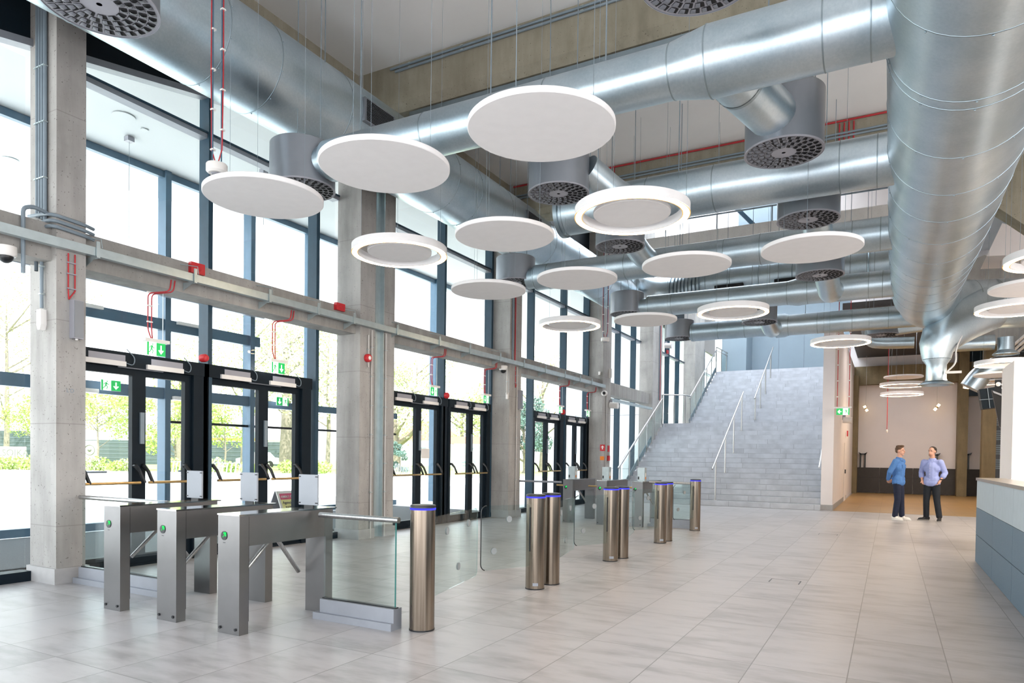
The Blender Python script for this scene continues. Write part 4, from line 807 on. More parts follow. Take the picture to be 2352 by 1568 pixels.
# glass barriers
def barrier(x0, x1, y, label, zr=.90, flip=1):
    t = thing('glass_barrier', ((x0+x1)/2, y, 0), label, 'glass barrier', 'low glass barriers')
    MB().box((x0, y-.08, 0), (x1-.0, y+.06, .06)).box((x0+.05, y-.045, .06), (x1, y+.06, .175)).build('base_shoe', 'alu', t)
    MB().box((x0+.05, y-.018, .175), (x1, y+.018, .185)).build('gasket', 'black', t)
    MB().box((x0+.06, y-.009, .12), (x1-.02, y+.009, zr)).build('pane', 'gglass', t)
    MB().box((x1-.02, y-.009, .185), (x1-.0185, y+.009, zr-.01)).build('pane_edge', 'glassedge', t)
    MB().tube([(x0+.0, y, zr+.01), (x1+.01, y, zr+.01)], .024, 16).build('hand_rail', 'steel2', t, True); return t
barrier(-4.43, -3.56, 4.53, 'low glass barrier with a steel rail between the nearest turnstile and the first steel post', .90)
barrier(-7.84, -6.33, 4.36, 'low glass barrier between the first concrete column and the turnstile beside it', .93)
barrier(-4.5, -3.55, 14.3, 'far low glass barrier between the far turnstiles and the last steel post', .93)
t = thing('guard_rail', (-7.2, 14.6, 0), 'plain steel rail from the third column towards the far turnstiles', 'railing'); MB().tube([at_x(1193, 1104, XC), at_x(1193, 1104, XC)+V((1.1, .05, -.0))], .024, 12).build('rail', 'alu', t, True)
# ------------------------------------------------------------------ speed gate posts
def gate_post(bx, by, label, slot=True):
    r = .104; x, y = bx-.05, by+.09; t = thing('gate_post', (x, y, 0), label, 'steel gate post', 'round steel gate posts'); o = V((x, y, 0))
    MB().lathe([(r, 0.004), (r, 1.0)], 48, o).build('tube', 'steel', t, True)
    MB().lathe([(r+.003, 1.0), (r+.003, 1.016)], 48, o, cap=True).build('light_ring', 'bluelight', t, label='blue glowing ring')
    MB().lathe([(r+.002, 1.016), (r+.002, 1.036), (r-.004, 1.04), (0, 1.04)], 48, o).build('cap', 'black', t, True)
    MB().lathe([(r+.003, 0), (r+.003, .012)], 48, o, cap=True).build('foot_ring', 'black', t)
    if slot:
        a = radians(-98); d = V((cos(a), sin(a), 0)); sd = V((-d.y, d.x, 0))
        MB().obox(o+d*(r-.001)+V((0, 0, .66)), sd*.008, d*.006, V((0, 0, .24))).build('slot', 'black', t, label='black vertical slot')
        a = radians(-60); d = V((cos(a), sin(a), 0)); sd = V((-d.y, d.x, 0)); MB().obox(o+d*(r)+V((0, 0, .06)), sd*.03, d*.002, V((0, 0, .016))).build('rating_plate', 'alu', t)
    return t
for bx, by, lb, sl in [(-3.344, 4.56, 'nearest single steel post with a blue glowing ring', False), (-3.354, 6.662, 'front steel post of the nearest pair', True), (-3.331, 7.007, 'rear steel post of the nearest pair', False), (-3.376, 9.053, 'front steel post of the middle pair', True), (-3.346, 9.415, 'rear steel post of the middle pair', False), (-3.386, 11.482, 'front steel post of the farthest pair', True), (-3.385, 11.846, 'rear steel post of the farthest pair', False), (-3.391, 13.908, 'last single steel post before the stairs', True)]:
    gate_post(bx, by, lb, sl)
def wing(p, q, label, z0=.25, z1=.93):
    p, q = V((*p, 0)), V((*q, 0)); d = (q-p); L = d.length; d.normalize(); n = V((-d.y, d.x, 0)); Z = V((0, 0, 1)); R = .07
    t = thing('gate_wing', p, label, 'glass gate wing', 'glass gate wings')
    out = [(0, z0), (L-R, z0)]+[(L-R+R*sin(a), z0+R-R*cos(a)) for a in [pi/2*i/5 for i in range(1, 6)]]+[(L-R+R*cos(a), z1-R+R*sin(a)) for a in [pi/2*i/5 for i in range(6)]]+[(0, z1)]
    MB().prism([p+d*u+Z*z-n*.006 for u, z in out], n*.012).build('pane', 'gglass', t)
    m2 = [p+d*(u+.002)+Z*z for u, z in out[1:-1]]; MB().tube(m2[1:], .006, 6).build('edge_trim', 'black' if L < .7 else 'gglass', t)
    for u, z in ((L*.3, .78), (L*.78, .80), (L*.55, .42)) if L > .7 else ((L*.45, .78), (L*.75, .45)):
        MB().prism([p+d*(u+.035*cos(a))+Z*(z+.035*sin(a))-n*.0075 for a in [2*pi*i/16 for i in range(16)]], n*.015).build('frosted_dot', 'dot', t)
    return t
for k, nm in enumerate(('nearest', 'second', 'third')):
    y = 2.42*k; wing((-3.38, 4.76+y), (-3.62, 5.88+y), 'longer glass wing of the %s gate passage' % nm); wing((-3.44, 6.70+y), (-3.72, 6.12+y), 'shorter glass wing with a black edge in the %s gate passage' % nm)
wing((-3.42, 12.05), (-3.6, 12.9), 'longer glass wing of the last gate passage, before the far barrier'); wing((-3.46, 13.9), (-3.7, 13.3), 'shorter glass wing beside the last single post')
# ------------------------------------------------------------------ stair railings
def hrail(label, a, b, bases, mat='steel2'):
    t = thing('stair_handrail', (a[0], bases[0][0], bases[0][1]), label, 'handrail', 'stair handrails'); MB().tube([a, b], .026, 12).build('rail', mat, t, True)
    for y, z in bases:
        q = (y-a[1])/(b[1]-a[1]); zz = a[2]+(b[2]-a[2])*q; MB().tube([(a[0], y, z), (a[0], y, zz)], .026, 12).build('post', mat, t, True); MB().box((a[0]-.06, y-.06, z), (a[0]+.06, y+.06, z+.012)).build('base_plate', mat, t)
    return t
stz = lambda y: (math.floor((y-Y0)/TD)+1)*RH if y < YL else ZL if y < Y2 else ZL+(math.floor((y-Y2)/TD)+1)*RH
hrail('lower steel handrail in the middle of the stairs', V((-4.775, 21.46, 1.144)), V((-4.775, 26.3, 3.93)), [(y, stz(y)) for y in (21.92, 23.3, 24.65, 26.05)])
a = at_x(1733, 915, -4.62); b = at_x(1776, 797, -4.62)
hrail('upper steel handrail in the middle of the stairs', a, b, [(y, stz(y)) for y in (27.95, 29.1, 30.3, 31.6)])
t = thing('stair_handrail', (-1.82, 22.6, 1.2), 'short visible end of a handrail on the white wall right of the stairs', 'handrail', 'stair handrails'); MB().tube([(-1.84, 22.3, 1.24), (-1.84, 26, 3.4)], .022, 10).build('rail', 'wplastic', t, True)
def grail(label, x, y0, y1, n, sl, off=1.0):
    t = thing('glass_railing', (x, y0, stz(y0+.01)), label, 'railing', 'glass stair railings')
    f0 = lambda y: sl(y)
    MB().tube([(x, y0-.2, f0(y0-.2)+off), (x, y1, f0(y1)+off)], .026, 12).build('hand_rail', 'steel2', t, True); MB().tube([(x-.06, y0-.0, f0(y0)+off-.14), (x-.06, y1, f0(y1)+off-.14)], .018, 10).build('lower_rail', 'steel2', t, True)
    for k in range(n+1):
        y = y0+(y1-y0)*k/n; MB().box((x-.015, y-.025, f0(y)-.15), (x+.015, y+.025, f0(y)+off)).build('post', 'steel2', t)
        if k < n: y2 = y0+(y1-y0)*(k+1)/n; MB().prism([(x-.005, y+.05, f0(y+.05)+.02), (x-.005, y2-.05, f0(y2-.05)+.02), (x-.005, y2-.05, f0(y2-.05)+off-.16), (x-.005, y+.05, f0(y+.05)+off-.16)], (.01, 0, 0)).build('pane', 'gglass', t)
    return t
s1 = lambda y: RH+(y-Y0)*RH/TD; s2 = lambda y: ZL+RH+(y-Y2)*RH/TD
g = grail('lower sloping glass railing at the left of the stairs', -7.9, Y0+.1, YL, 5, s1)
g2 = grail('upper sloping glass railing at the left of the stairs', -7.13, Y2, YT, 5, s2)
t = thing('glass_railing', (-7.5, YL, ZL), 'short level glass railing on the stair landing', 'railing', 'glass stair railings')
MB().tube([(-7.9, YL, ZL+1.13), (-7.13, YL+.5, ZL+1.13), (-7.13, Y2, ZL+1.15)], .026, 12).build('hand_rail', 'steel2', t, True)
for x, y in ((-7.9, YL), (-7.5, YL+.26), (-7.13, YL+.5)): MB().box((x-.025, y-.02, ZL), (x+.025, y+.02, ZL+1.13)).build('post', 'steel2', t)
MB().prism([(-7.85, YL+.03, ZL+.08), (-7.18, YL+.47, ZL+.08), (-7.18, YL+.47, ZL+1.0), (-7.85, YL+.03, ZL+1.0)], (.005, -.01, 0)).build('pane', 'gglass', t)
t = thing('glass_railing', (-7.1, YT, ZT), 'glass railing returning along the floor above the stairs', 'railing', 'glass stair railings')
e = V((-6.95, 36.0, ZT+.0)); MB().tube([(-7.13, YT, ZT+1.13), e+V((0, 0, 1.13))], .026, 12).build('hand_rail', 'steel2', t, True); MB().tube([(-7.13, YT, ZT+.98), e+V((0, 0, .98))], .018, 10).build('lower_rail', 'steel2', t, True)
for k in range(5): q = V((-7.13, YT, ZT)).lerp(e, k/4); MB().box(q+V((-.02, -.02, 0)), q+V((.02, .02, 1.13))).build('post', 'steel2', t)
MB().prism([(-7.13, YT+.1, ZT+.08), (-6.95, 35.9, ZT+.08), (-6.95, 35.9, ZT+.92), (-7.13, YT+.1, ZT+.92)], (.01, 0, 0)).build('pane', 'gglass', t)
# ------------------------------------------------------------------ floor boxes, wall screen, far tables
for k, (px, py) in enumerate([(1803, 1335), (1902, 1227)]):
    p = at_z(px, py, 0); w = .17; t = thing('floor_hatch', (p.x, p.y, 0), ['nearer recessed floor box outline in the tiles', 'farther recessed floor box outline in the tiles'][k], 'floor box', 'floor boxes')
    mb = MB().box((p.x-w, p.y+.11, .0), (p.x+w, p.y+.122, .002)).box((p.x-w, p.y-.12, 0), (p.x-w+.012, p.y+.11, .002)).box((p.x+w-.012, p.y-.12, 0), (p.x+w, p.y+.11, .002)); mb.build('edge_slot', 'black', t)
    MB().box((p.x-w, p.y-.12, 0), (p.x+w, p.y+.12, .0012)).build('lid', 'floor', t)
t = thing('wall_screen', at_y(2290, 940, 15.5), 'dark tilted screen on a bracket left of the free-standing white wall', 'screen')
y = 15.5; P = [at_y(px, py, y) for px, py in ((2278, 895), (2305, 905), (2305, 985), (2296, 980))]; MB().prism(P, (0, .08, 0)).build('panel', 'black', t)
MB().prism([at_y(px, py, y-.02) for px, py in ((2280, 897), (2304, 906), (2303, 910), (2282, 902))], (0, -.01, 0)).build('bezel_edge', 'alu', t)
MB().bar(at_y(2293, 872, y), at_y(2292, 930, y+.1), .1, .1).build('bracket', 'black', t); MB().lathe([(.04, 0), (0, -.02)], 16, at_y(2293, 882, y-.08), 'y').build('joint', 'wplastic', t)
t = thing('speaker_box', at_y(2270, 908, 16.2), 'dark blue box shaped unit left of the tilted screen', 'equipment box'); MB().prism([at_y(px, py, 16.2) for px, py in ((2249, 894), (2288, 888), (2291, 935), (2257, 939))], (0, .35, 0)).build('case', 'framed', t)
mb = MB(); A_ = [at_y(px, py, 16.19) for px, py in ((2268, 891), (2274, 937))]; B_ = [at_y(px, py, 16.19) for px, py in ((2250, 918), (2290, 915))]
MB().bar(A_[0], A_[1], .01, .01).bar(B_[0], B_[1], .01, .01).build('seam', 'conduit', t)
for lb, px, py in (('dark stool-like stand at the left end of the far wainscot', 1982, 1041), ('dark stand partly hidden behind the right person', 2147, 1043), ('dark stand right of the far concrete column', 2219, 1042)):
    p = at_y(px, py, 35.35); t = thing('bar_stand', (p.x, 35.35, 1.16), lb, 'stand', 'dark stands on the far wainscot'); w = .16 if px > 2000 else .12
    MB().prism([p+V((-w-.06, -.03, .06)), p+V((-w, -.03, -.06)), p+V((w, -.03, -.06)), p+V((w+.06, -.03, .06)), p+V((w*.5, -.03, .0)), p+V((-w*.5, -.03, .0))], (0, .1, 0)).build('cradle', 'black', t)
    for s in (-.09, .09): MB().box((p.x+s-.03, 35.32, 1.16), (p.x+s+.03, 35.38, p.z)).build('leg', 'black', t)
# ------------------------------------------------------------------ people
SK = plain('skin_tone', 'c99a84', .55, 0, .05); HAIR1 = plain('brown_hair', '5a4330', .7, 0, .2); HAIR2 = plain('dark_short_hair', '2f2723', .7, 0, .2)
SH1 = plain('denim_blue_shirt', '4a78b4', .85, 0, .10, 22); SH2 = plain('pale_blue_shirt', '98a4d6', .85, 0, .06, 26); JN = plain('navy_jeans', '141c33', .85, 0, .18, 14); JN2 = plain('dark_jeans', '101720', .85, 0, .2, 14)
SHOE1 = plain('white_leather_shoe', 'e9e6e0', .5); SHOE2 = plain('black_suede_shoe', '1a1a1c', .8); SOLE = plain('grey_sole', '7d7a75', .7)
def person(name_label, base, face, ht, arms, head_turn, shirt, trousers, shoe, hair, stance, cropped, rolled):
    k = ht/1.80; F_ = V((cos(face), sin(face), 0)); R_ = V((sin(face), -cos(face), 0)); Z = V((0, 0, 1)); O = V((base[0], base[1], 0))
    def W(r, f, z): return O+(R_*r+F_*f+Z*z)*k
    t = thing('person', O, name_label, 'person')
    def rem(mb, name, mat, vox, sm, par=t, label=None):
        o = mb.build(name, mat, par, True, label=label); md = o.modifiers.new('r', 'REMESH'); md.mode = 'VOXEL'; md.voxel_size = vox; md.use_smooth_shade = True
        s = o.modifiers.new('s', 'SMOOTH'); s.factor = .5; s.iterations = sm; return o
    c_ = lambda mb, a, b, r0, r1: mb.cap(W(*a), W(*b), r0*k, r1*k)
    B = MB(); hip, kn, an = stance['hip'], stance['knee'], stance['ank']
    for s in (0, 1):
        c_(B, hip[s], kn[s], .075, .05); c_(B, kn[s], an[s], .05, .036)
        sh, el, wr, hd, pin = arms[s]; c_(B, sh, el, .036, .034); c_(B, el, wr, .038, .026)
        w_ = W(*wr); h_ = W(*hd); d = (h_-w_); B.cap(w_, w_+d*.55, .03*k, .034*k)
        sd = d.cross(Z); sd = (sd if sd.length > .01 else d.cross(R_)).normalized()
        for i, (o_, ln) in enumerate(((-.03, .85), (-.01, 1.0), (.01, .95), (.03, .75))):
            p0 = w_+d*.55+sd*o_*k; p1 = p0+d.normalized()*.04*k; p2 = p1+(d.normalized()*.6+(R_*pin))*.045*ln*k; B.cap(p0, p1, .0105*k, .0095*k, 8); B.cap(p1, p2, .0095*k, .008*k, 8)
        q0 = w_+d*.2+sd*.03*k; B.cap(q0, q0+(d.normalized()+sd*.9)*.045*k, .012*k, .009*k, 8)
    c_(B, (0, 0, .95), (0, .0, 1.3), .07, .08); c_(B, (-.12, -.01, 1.42), (.12, -.01, 1.42), .04, .04); c_(B, (0, -.005, 1.44), (0, .015, 1.60), .062, .056)
    ca, sa = cos(head_turn), sin(head_turn); HF = F_*ca+R_*sa; HR = R_*ca-F_*sa; hc = W(0, .02, 1.69); ax = (HR, HF, Z)
    hp = lambda r, f, z: hc+(HR*r+HF*f+Z*z)*k
    B.ell(hp(0, -.008, .022), .074*k, .094*k, .092*k, 20, 14, ax); B.ell(hp(0, .025, -.05), .056*k, .066*k, .068*k, 18, 12, ax); B.ell(hp(0, .065, -.095), .028*k, .026*k, .022*k, 12, 8, ax)
    B.cap(hp(0, .086, .012), hp(0, .108, -.022), .011*k, .016*k, 10); B.ell(hp(0, .096, -.055), .022*k, .012*k, .011*k, 10, 6, ax)
    for s in (-1, 1): B.ell(hp(s*.078, -.005, -.008), .010*k, .02*k, .032*k, 10, 8, ax); B.ell(hp(s*.03, .078, .028), .024*k, .014*k, .009*k, 10, 6, ax)
    rem(B, 'body', SK, .0075, 4)
    for s in (-1, 1):
        MB().ell(hp(s*.031, .082, .010), .011*k, .006*k, .006*k, 10, 6, ax).build('eye', 'black', t, True); MB().ell(hp(s*.031, .087, .031), .016*k, .006*k, .004*k, 10, 6, ax).build('eyebrow', hair, t, True)
    MB().ell(hp(0, .108, -.055), .02*k, .005*k, .0035*k, 10, 6, ax).build('mouth', plain('lip_tone', 'a5655b', .6), t, True)
    Hh = MB(); Hh.ell(hp(0, -.018, .042), .081*k, .098*k, .084*k, 20, 14, ax); Hh.ell(hp(0, -.055, -.0), .072*k, .056*k, .06*k, 16, 10, ax)
    if not cropped: Hh.ell(hp(0, .03, .112), .06*k, .06*k, .03*k, 16, 10, ax); Hh.ell(hp(0, -.03, .105), .065*k, .07*k, .035*k, 16, 10, ax)
    ho = Hh.build('hair', hair, t, True)
    for v in ho.data.vertices:    # keep the forehead and the face clear
        q = v.co+ORG[t]-hc; f_, z_ = q.dot(HF)/k, q.dot(Z)/k
        lim = .052+max(0, (z_-.05))*.5 if not cropped else .022+max(0, (z_-.06))*.3
        if f_ > lim and z_ < (.088 if not cropped else .1): v.co -= HF*((f_-lim)*k)
        q = v.co+ORG[t]-hc; f_, z_ = q.dot(HF)/k, q.dot(Z)/k
        if f_ > -.01 and z_ < .03: v.co += Z*((.03-z_)*k*.9)
    if cropped: MB().ell(hp(0, .068, -.085), .042*k, .032*k, .034*k, 14, 8, ax).build('beard', plain('stubble', 'a57c68', .8), t, True)
    # clothes
    Sx = MB(); c_(Sx, (0, -.005, 1.10), (0, -.005, 1.32), .138, .148); c_(Sx, (-.07, -.005, 1.28), (.07, -.005, 1.28), .125, .125); c_(Sx, (-.07, 0, 1.0), (.07, 0, 1.0), .118, .118); c_(Sx, (-.065, .0, .93), (.065, .0, .93), .126, .126); c_(Sx, (-.15, -.005, 1.425), (.15, -.005, 1.425), .068, .068); c_(Sx, (0, -.005, 1.44), (0, .0, 1.50), .085, .07)
    for s in (0, 1):
        sh, el, wr, hd, pin = arms[s]; c_(Sx, sh, el, .074, .062)
        e2 = [el[i]+(wr[i]-el[i])*(.42 if rolled else .93) for i in range(3)]; c_(Sx, el, e2, .062, .058 if rolled else .044)
        if rolled: e3 = [el[i]+(wr[i]-el[i])*.3 for i in range(3)]; c_(Sx, e3, e2, .066, .064)
    so = rem(Sx, 'shirt', shirt, .011, 5)
    co = MB()
    for s in (-1, 1): co.add([W(s*.012, .075, 1.462), W(s*.06, .055, 1.515), W(s*.068, -.03, 1.53), W(0, -.075, 1.535), W(0, -.085, 1.50), W(s*.085, -.03, 1.49), W(s*.07, .07, 1.45), W(s*.03, .10, 1.43)], [(0, 1, 6, 7), (1, 2, 5, 6), (2, 3, 4, 5)])
    cob = co.build('collar', shirt, so); sd_ = cob.modifiers.new('t', 'SOLIDIFY'); sd_.thickness = .008
    pk = MB()
    for i in range(6): pk.ell(W(0, .148-.004*abs(i-3)+(.006 if i > 3 else 0), 1.0+i*.07), .006, n=8, m=6)
    pk.build('buttons', 'wplastic' if rolled else JN, so)
    if not rolled:
        for s in (-1, 1): MB().obox(W(s*.06, .120, 1.31), R_*.036, F_*.004, Z*.045).build('chest_pocket', shirt, so)
    Tr = MB(); c_(Tr, (-.055, 0, .95), (.055, 0, .95), .085, .085); c_(Tr, (-.06, -.01, .88), (.06, -.01, .88), .106, .106)
    for s in (0, 1): c_(Tr, hip[s], kn[s], .098, .074); c_(Tr, kn[s], tuple(an[s][i]+(kn[s][i]-an[s][i])*.06 for i in range(3)), .073, .066)
    rem(Tr, 'trousers', trousers, .011, 5)
    for s in (0, 1):
        toe = stance['toe'][s]; d = (R_*sin(toe)+F_*cos(toe)); sdv = V((d.y, -d.x, 0)); a_ = W(*an[s]); a_.z = 0; ax2 = (sdv, d, Z); Sh = MB()
        Sh.ell(a_+d*.10*k+Z*.035, .048*k, .10*k, .038*k, 16, 10, ax2); Sh.ell(a_-d*.02*k+Z*.055, .044*k, .066*k, .055*k, 16, 10, ax2); Sh.cap(a_+d*.06*k+Z*.05, a_+Z*.10, .036*k, .045*k)
        so2 = rem(Sh, 'shoe', shoe, .008, 3); so2['label'] = 'white shoe' if shoe == SHOE1 else 'black shoe'
        out = [a_+d*((.07+.145*cos(b))*k)+sdv*(.05*sin(b)*k)+Z*.003 for b in [2*pi*i/20 for i in range(20)]]; MB().prism(out, (0, 0, .02)).build('sole', SOLE if shoe == SHOE2 else 'wplastic', so2)
    return t, W
stA = dict(hip=[(-.085, 0, .90), (.085, 0, .90)], knee=[(-.09, .03, .50), (.09, .02, .50)], ank=[(-.10, .05, .09), (.10, -.03, .09)], toe=[-.05, .15])
armsA = [((-.19, 0, 1.43), (-.27, -.10, 1.17), (-.12, -.20, .97), (-.02, -.21, .90), 1), ((.19, 0, 1.43), (.27, -.10, 1.17), (.12, -.20, .98), (.03, -.22, .91), -1)]
person('man in a denim blue shirt and white shoes, hands behind his back, in profile', (.20, 19.62), radians(-22), 1.83, armsA, .05, SH1, JN, SHOE1, HAIR1, stA, False, False)
stB = dict(hip=[(-.085, 0, .90), (.085, 0, .90)], knee=[(-.13, .03, .50), (.10, .04, .50)], ank=[(-.20, .05, .09), (.10, .02, .09)], toe=[-.25, .75])
armsB = [((-.18, 0, 1.43), (-.265, -.07, 1.17), (-.20, .07, .97), (-.165, .09, .90), 1), ((.18, 0, 1.43), (.265, -.07, 1.17), (.20, .05, .97), (.165, .07, .90), -1)]
tB, WB = person('man in a pale blue shirt and dark jeans with his hands in his pockets', (.92, 19.9), radians(-112), 1.82, armsB, .25, SH2, JN2, SHOE2, HAIR2, stB, True, True)
w0 = WB(-.232, .055, 1.015); MB().lathe([(.034, -.012), (.036, 0), (.034, .012)], 20, w0, 'z').build('watch', 'black', tB, label='dark wrist watch')
# ------------------------------------------------------------------ outdoors
def gp(px, depth, z=0.0): d = ray(px, 1050); p = CAM+d*depth; p.z = z; return p
MB().prism([(-8.9, -40, -.3), (-8.9, 60, -.3), (-120, 110, -.3), (-150, -40, -.3)], (0, 0, .28)).build('ground_paving', 'paving', kind='structure', label='bright pale paved forecourt outside the glazing', cat='paving')
lw = [gp(-900, 46.5, -.02), gp(1900, 46.5, -.02), gp(1900, 150, -.02), gp(-900, 150, -.02)]
MB().prism(lw, (0, 0, .08)).build('ground_lawn', 'lawn', kind='structure', label='green lawn strip beyond the paved forecourt', cat='lawn')
MB().prism([gp(-900, 46, -.02), gp(1900, 46, -.02), gp(1900, 46.5, -.02), gp(-900, 46.5, -.02)], (0, 0, .14)).build('kerb', 'skirt', kind='structure', label='grey kerb along the lawn', cat='kerb')
MB().box((-12.4, 4.2, 0), (-9.3, 15.5, .012)).build('entrance_mat', 'mat', label='dark entrance mat on the vestibule floor', cat='mat')
def leafmesh(mb, c, rx, rz, n, s, rnd):
    for _ in range(n):
        while True:
            q = V((rnd.uniform(-1, 1), rnd.uniform(-1, 1), rnd.uniform(-1, 1)))
            if .25 < q.length < 1: break
        p = V(c)+V((q.x*rx, q.y*rx, q.z*rz)); a = V((rnd.uniform(-1, 1), rnd.uniform(-1, 1), rnd.uniform(-1, 1))).normalized(); b = a.orthogonal().normalized(); ss = s*rnd.uniform(.6, 1.4)
        mb.add([p-a*ss, p+b*ss*.6, p+a*ss, p-b*ss*.6], [(0, 1, 2, 3)])
def tree(px, depth, h, r, label, mat='leaf', dens=1500, trunk=.22, bare=.3, leaf=.22, lop=False, seed=1):
    rnd = random.Random(seed); o = gp(px, depth); t = thing('tree', o, label, 'tree', 'trees beyond the forecourt')
    mb = MB(); mb.tube([o, o+V((.1, .05, h*bare)), o+V((-.1, .1, h*.62)), o+V((.05, 0, h*.9))], [trunk, trunk*.8, trunk*.5, trunk*.15], 9)
    cl = []
    for i in range(11):
        a = rnd.uniform(0, 2*pi); z = h*rnd.uniform(bare, .85); ln = r*rnd.uniform(.5, .95); e = o+V((cos(a)*ln, sin(a)*ln, min(h*.96, z+ln*.7)))
        mb.tube([o+V((0, 0, z*.95)), o+V((cos(a)*ln*.5, sin(a)*ln*.5, z+ln*.25)), e], [trunk*.4, trunk*.22, trunk*.08], 6); cl.append(e)
    mb.build('trunk', 'bark', t, True)
    if dens:
        lb = MB()
        for e in cl+[o+V((0, 0, h*.88)), o+V((0, 0, h*.7))]: leafmesh(lb, e, r*.45, r*.4, int(dens*2.2)//13, leaf*.6, rnd)
        lb.build('crown', mat, t)
    return t
tree(14, 70, 18.5, 6.6, 'tall pale tree outside, left of the first concrete column', 'leaf2', 3000, .28, .25, .17, seed=1)
tree(74, 64, 6.4, 2.6, 'small bright green tree at the left edge beside the first column', 'leaf', 1800, .1, .3, .14, seed=2)
tree(222, 50, 5.6, 2.6, 'young green tree seen through the left leaf of the nearest door', 'leaf', 2000, .09, .28, .15, seed=3)
tree(412, 62, 9.5, 2.2, 'lopped tree with a bare grey trunk behind the nearest door', 'leaf', 400, .35, .55, .2, seed=4)
tree(400, 52, 5.4, 2.6, 'green bushy tree below the lopped trunk', 'leaf', 2000, .09, .2, .15, seed=5)
tree(515, 52, 5.0, 2.0, 'young green tree seen through the left leaf of the second door', 'leaf', 1500, .08, .3, .15, seed=6)
tree(560, 66, 15.5, 5.0, 'tall pale tree behind the second double door', 'leaf2', 2000, .35, .3, .17, seed=7)
tree(655, 58, 13, 4.6, 'broad grey trunked tree behind the right leaf of the second door', 'leaf2', 1900, .55, .35, .17, seed=8)
tree(752, 56, 12, 4.0, 'tree outside, just left of the second concrete column', 'leaf2', 1800, .2, .3, .17, seed=9)
tree(905, 58, 7.0, 3.6, 'leafy tree just right of the second concrete column', 'leaf2', 1700, .6, .3, .17, seed=10)
tree(955, 84, 14, 4.0, 'distant tree above the door past the second column', 'leaf2', 1900, .3, .4, .2, seed=11)
tree(1060, 76, 8.0, 3.6, 'leafy tree behind the white hut', 'leaf2', 1500, .35, .25, .18, seed=12)
tree(1112, 76, 8.2, 3.6, 'leafy tree just left of the third concrete column', 'leaf', 1400, .3, .25, .18, seed=13)
tree(1203, 58, 6.2, 1.9, 'dark conifer between the third column and the dark mullion', 'leaf3', 2600, .2, .05, .16, seed=14)
tree(1245, 62, 11, 3.4, 'bare branched tree beyond the far double doors', 'leaf2', 700, .3, .3, .15, seed=15)
rnd = random.Random(5)
def shrub(px, depth, h, label, mat, seed):
    rr = random.Random(seed); o = gp(px, depth, .05); t = thing('shrub', o, label, 'shrub', 'shrubs on the planting strip'); mb = MB(); leafmesh(mb, o+V((0, 0, h*.5)), h*.75, h*.5, 260, .09, rr); mb.build('foliage', mat, t)
    mb = MB(); mb.tube([o, o+V((0, 0, h*.6))], .03, 6).build('stem', 'bark', t)
where = ['left of the first column, at the picture edge', 'left of the first column, second from the edge', 'left of the first column, third from the edge', 'close left of the first column', 'just right of the first column', 'behind the left stile of the nearest door', 'behind the left door pane, towards the middle', 'behind the push bar of the nearest door', 'behind the nearest bike rack', 'right of the nearest bike rack', 'behind the second bike rack', 'at the right end of the second bike rack', 'behind the second door, left leaf', 'behind the second door, centre stile', 'behind the second door, right leaf', 'just left of the second column']
for i, px in enumerate([6, 24, 42, 66, 205, 228, 268, 290, 392, 428, 498, 530, 570, 600, 660, 740]):
    shrub(px, 47.2+(i % 3)*.7, .75+.35*rnd.random(), 'low green shrub outside, '+where[i], ['leaf', 'leaf2', 'leaf'][i % 3], 40+i)
tree(917, 48, 2.3, .55, 'small slender cypress right of the second column', 'leaf3', 900, .05, .03, .09, seed=30)
# fence, signs, houses, hut
def pan(name, lb, cat, px0, px1, depth, z0, z1, mat, extra=None, grp=None, th=.12):
    a, b = gp(px0, depth, z0), gp(px1, depth, z0); d = (b-a).normalized(); n = V((-d.y, d.x, 0)); t = thing(name, (a+b)/2, lb, cat, grp)
    MB().prism([a, b, b+V((0, 0, z1-z0)), a+V((0, 0, z1-z0))], n*th).build('panel', mat, t); return t, a, b, d, n
FN = plain('slatted_grey_fence', '4d595c', .8, 0, .1); BAN = plain('cream_banner', 'f2efe6', .8); BLK = plain('faded_letters', '6f6f6c', .8); ROOF = plain('red_roof_tiles', 'c9837c', .8); ROOFG = plain('grey_roof', '9aa0a8', .8); GRAF = plain('graffiti_blue', '7fa3bd', .8); YEL = plain('yellow_stripe', 'e3b94a', .7); CARW = plain('silver_car_paint', 'c8ccd0', .3, .3)
for a_, b_, lb in ((-160, 80, 'grey slatted fence beyond the lawn, left of the first column'), (195, 440, 'grey slatted fence beyond the lawn, behind the nearest door'), (440, 700, 'grey fence beyond the lawn, behind the second double door')):
    t, a, b, d, n = pan('fence', lb, 'fence', a_, b_, 76, 0, 3.6 if a_ < 0 else 2.7, FN)
    mb = MB()
    for k in range(7): mb.prism([a+V((0, 0, .3+k*.42)), b+V((0, 0, .3+k*.42)), b+V((0, 0, .33+k*.42)), a+V((0, 0, .33+k*.42))], -n*.03)
    mb.build('slat_lines', 'conduit', t)
def text(parent, body, loc, d, n, size, mat, name='lettering'):
    cu = bpy.data.curves.new(name, 'FONT'); cu.body = body; cu.size = size; cu.extrude = .004; cu.materials.append(mat if not isinstance(mat, str) else MT[mat])
    o = bpy.data.objects.new(name, cu); COL.objects.link(o); o.parent = parent; Z = V((0, 0, 1)); up = d.cross(n)*-1 if d.cross(n).z < 0 else d.cross(n)
    M = Matrix((d, up, d.cross(up))).transposed().to_4x4(); M.translation = V(loc)-ORG[parent]; o.matrix_local = M; return meshify(o)
t, a, b, d, n = pan('sign_banner', 'cream banner with grey capital letters outside at the left edge', 'banner', -30, 58, 60, .75, 1.75, BAN)
text(t, 'ŁSOJKA', gp(-6, 60, .95)-n*.02, d, n, .82, BLK)
text(t, 'HOTEL' if False else 'O', gp(-26, 60, .95)-n*.02, d, n, .6, BLK) if False else None
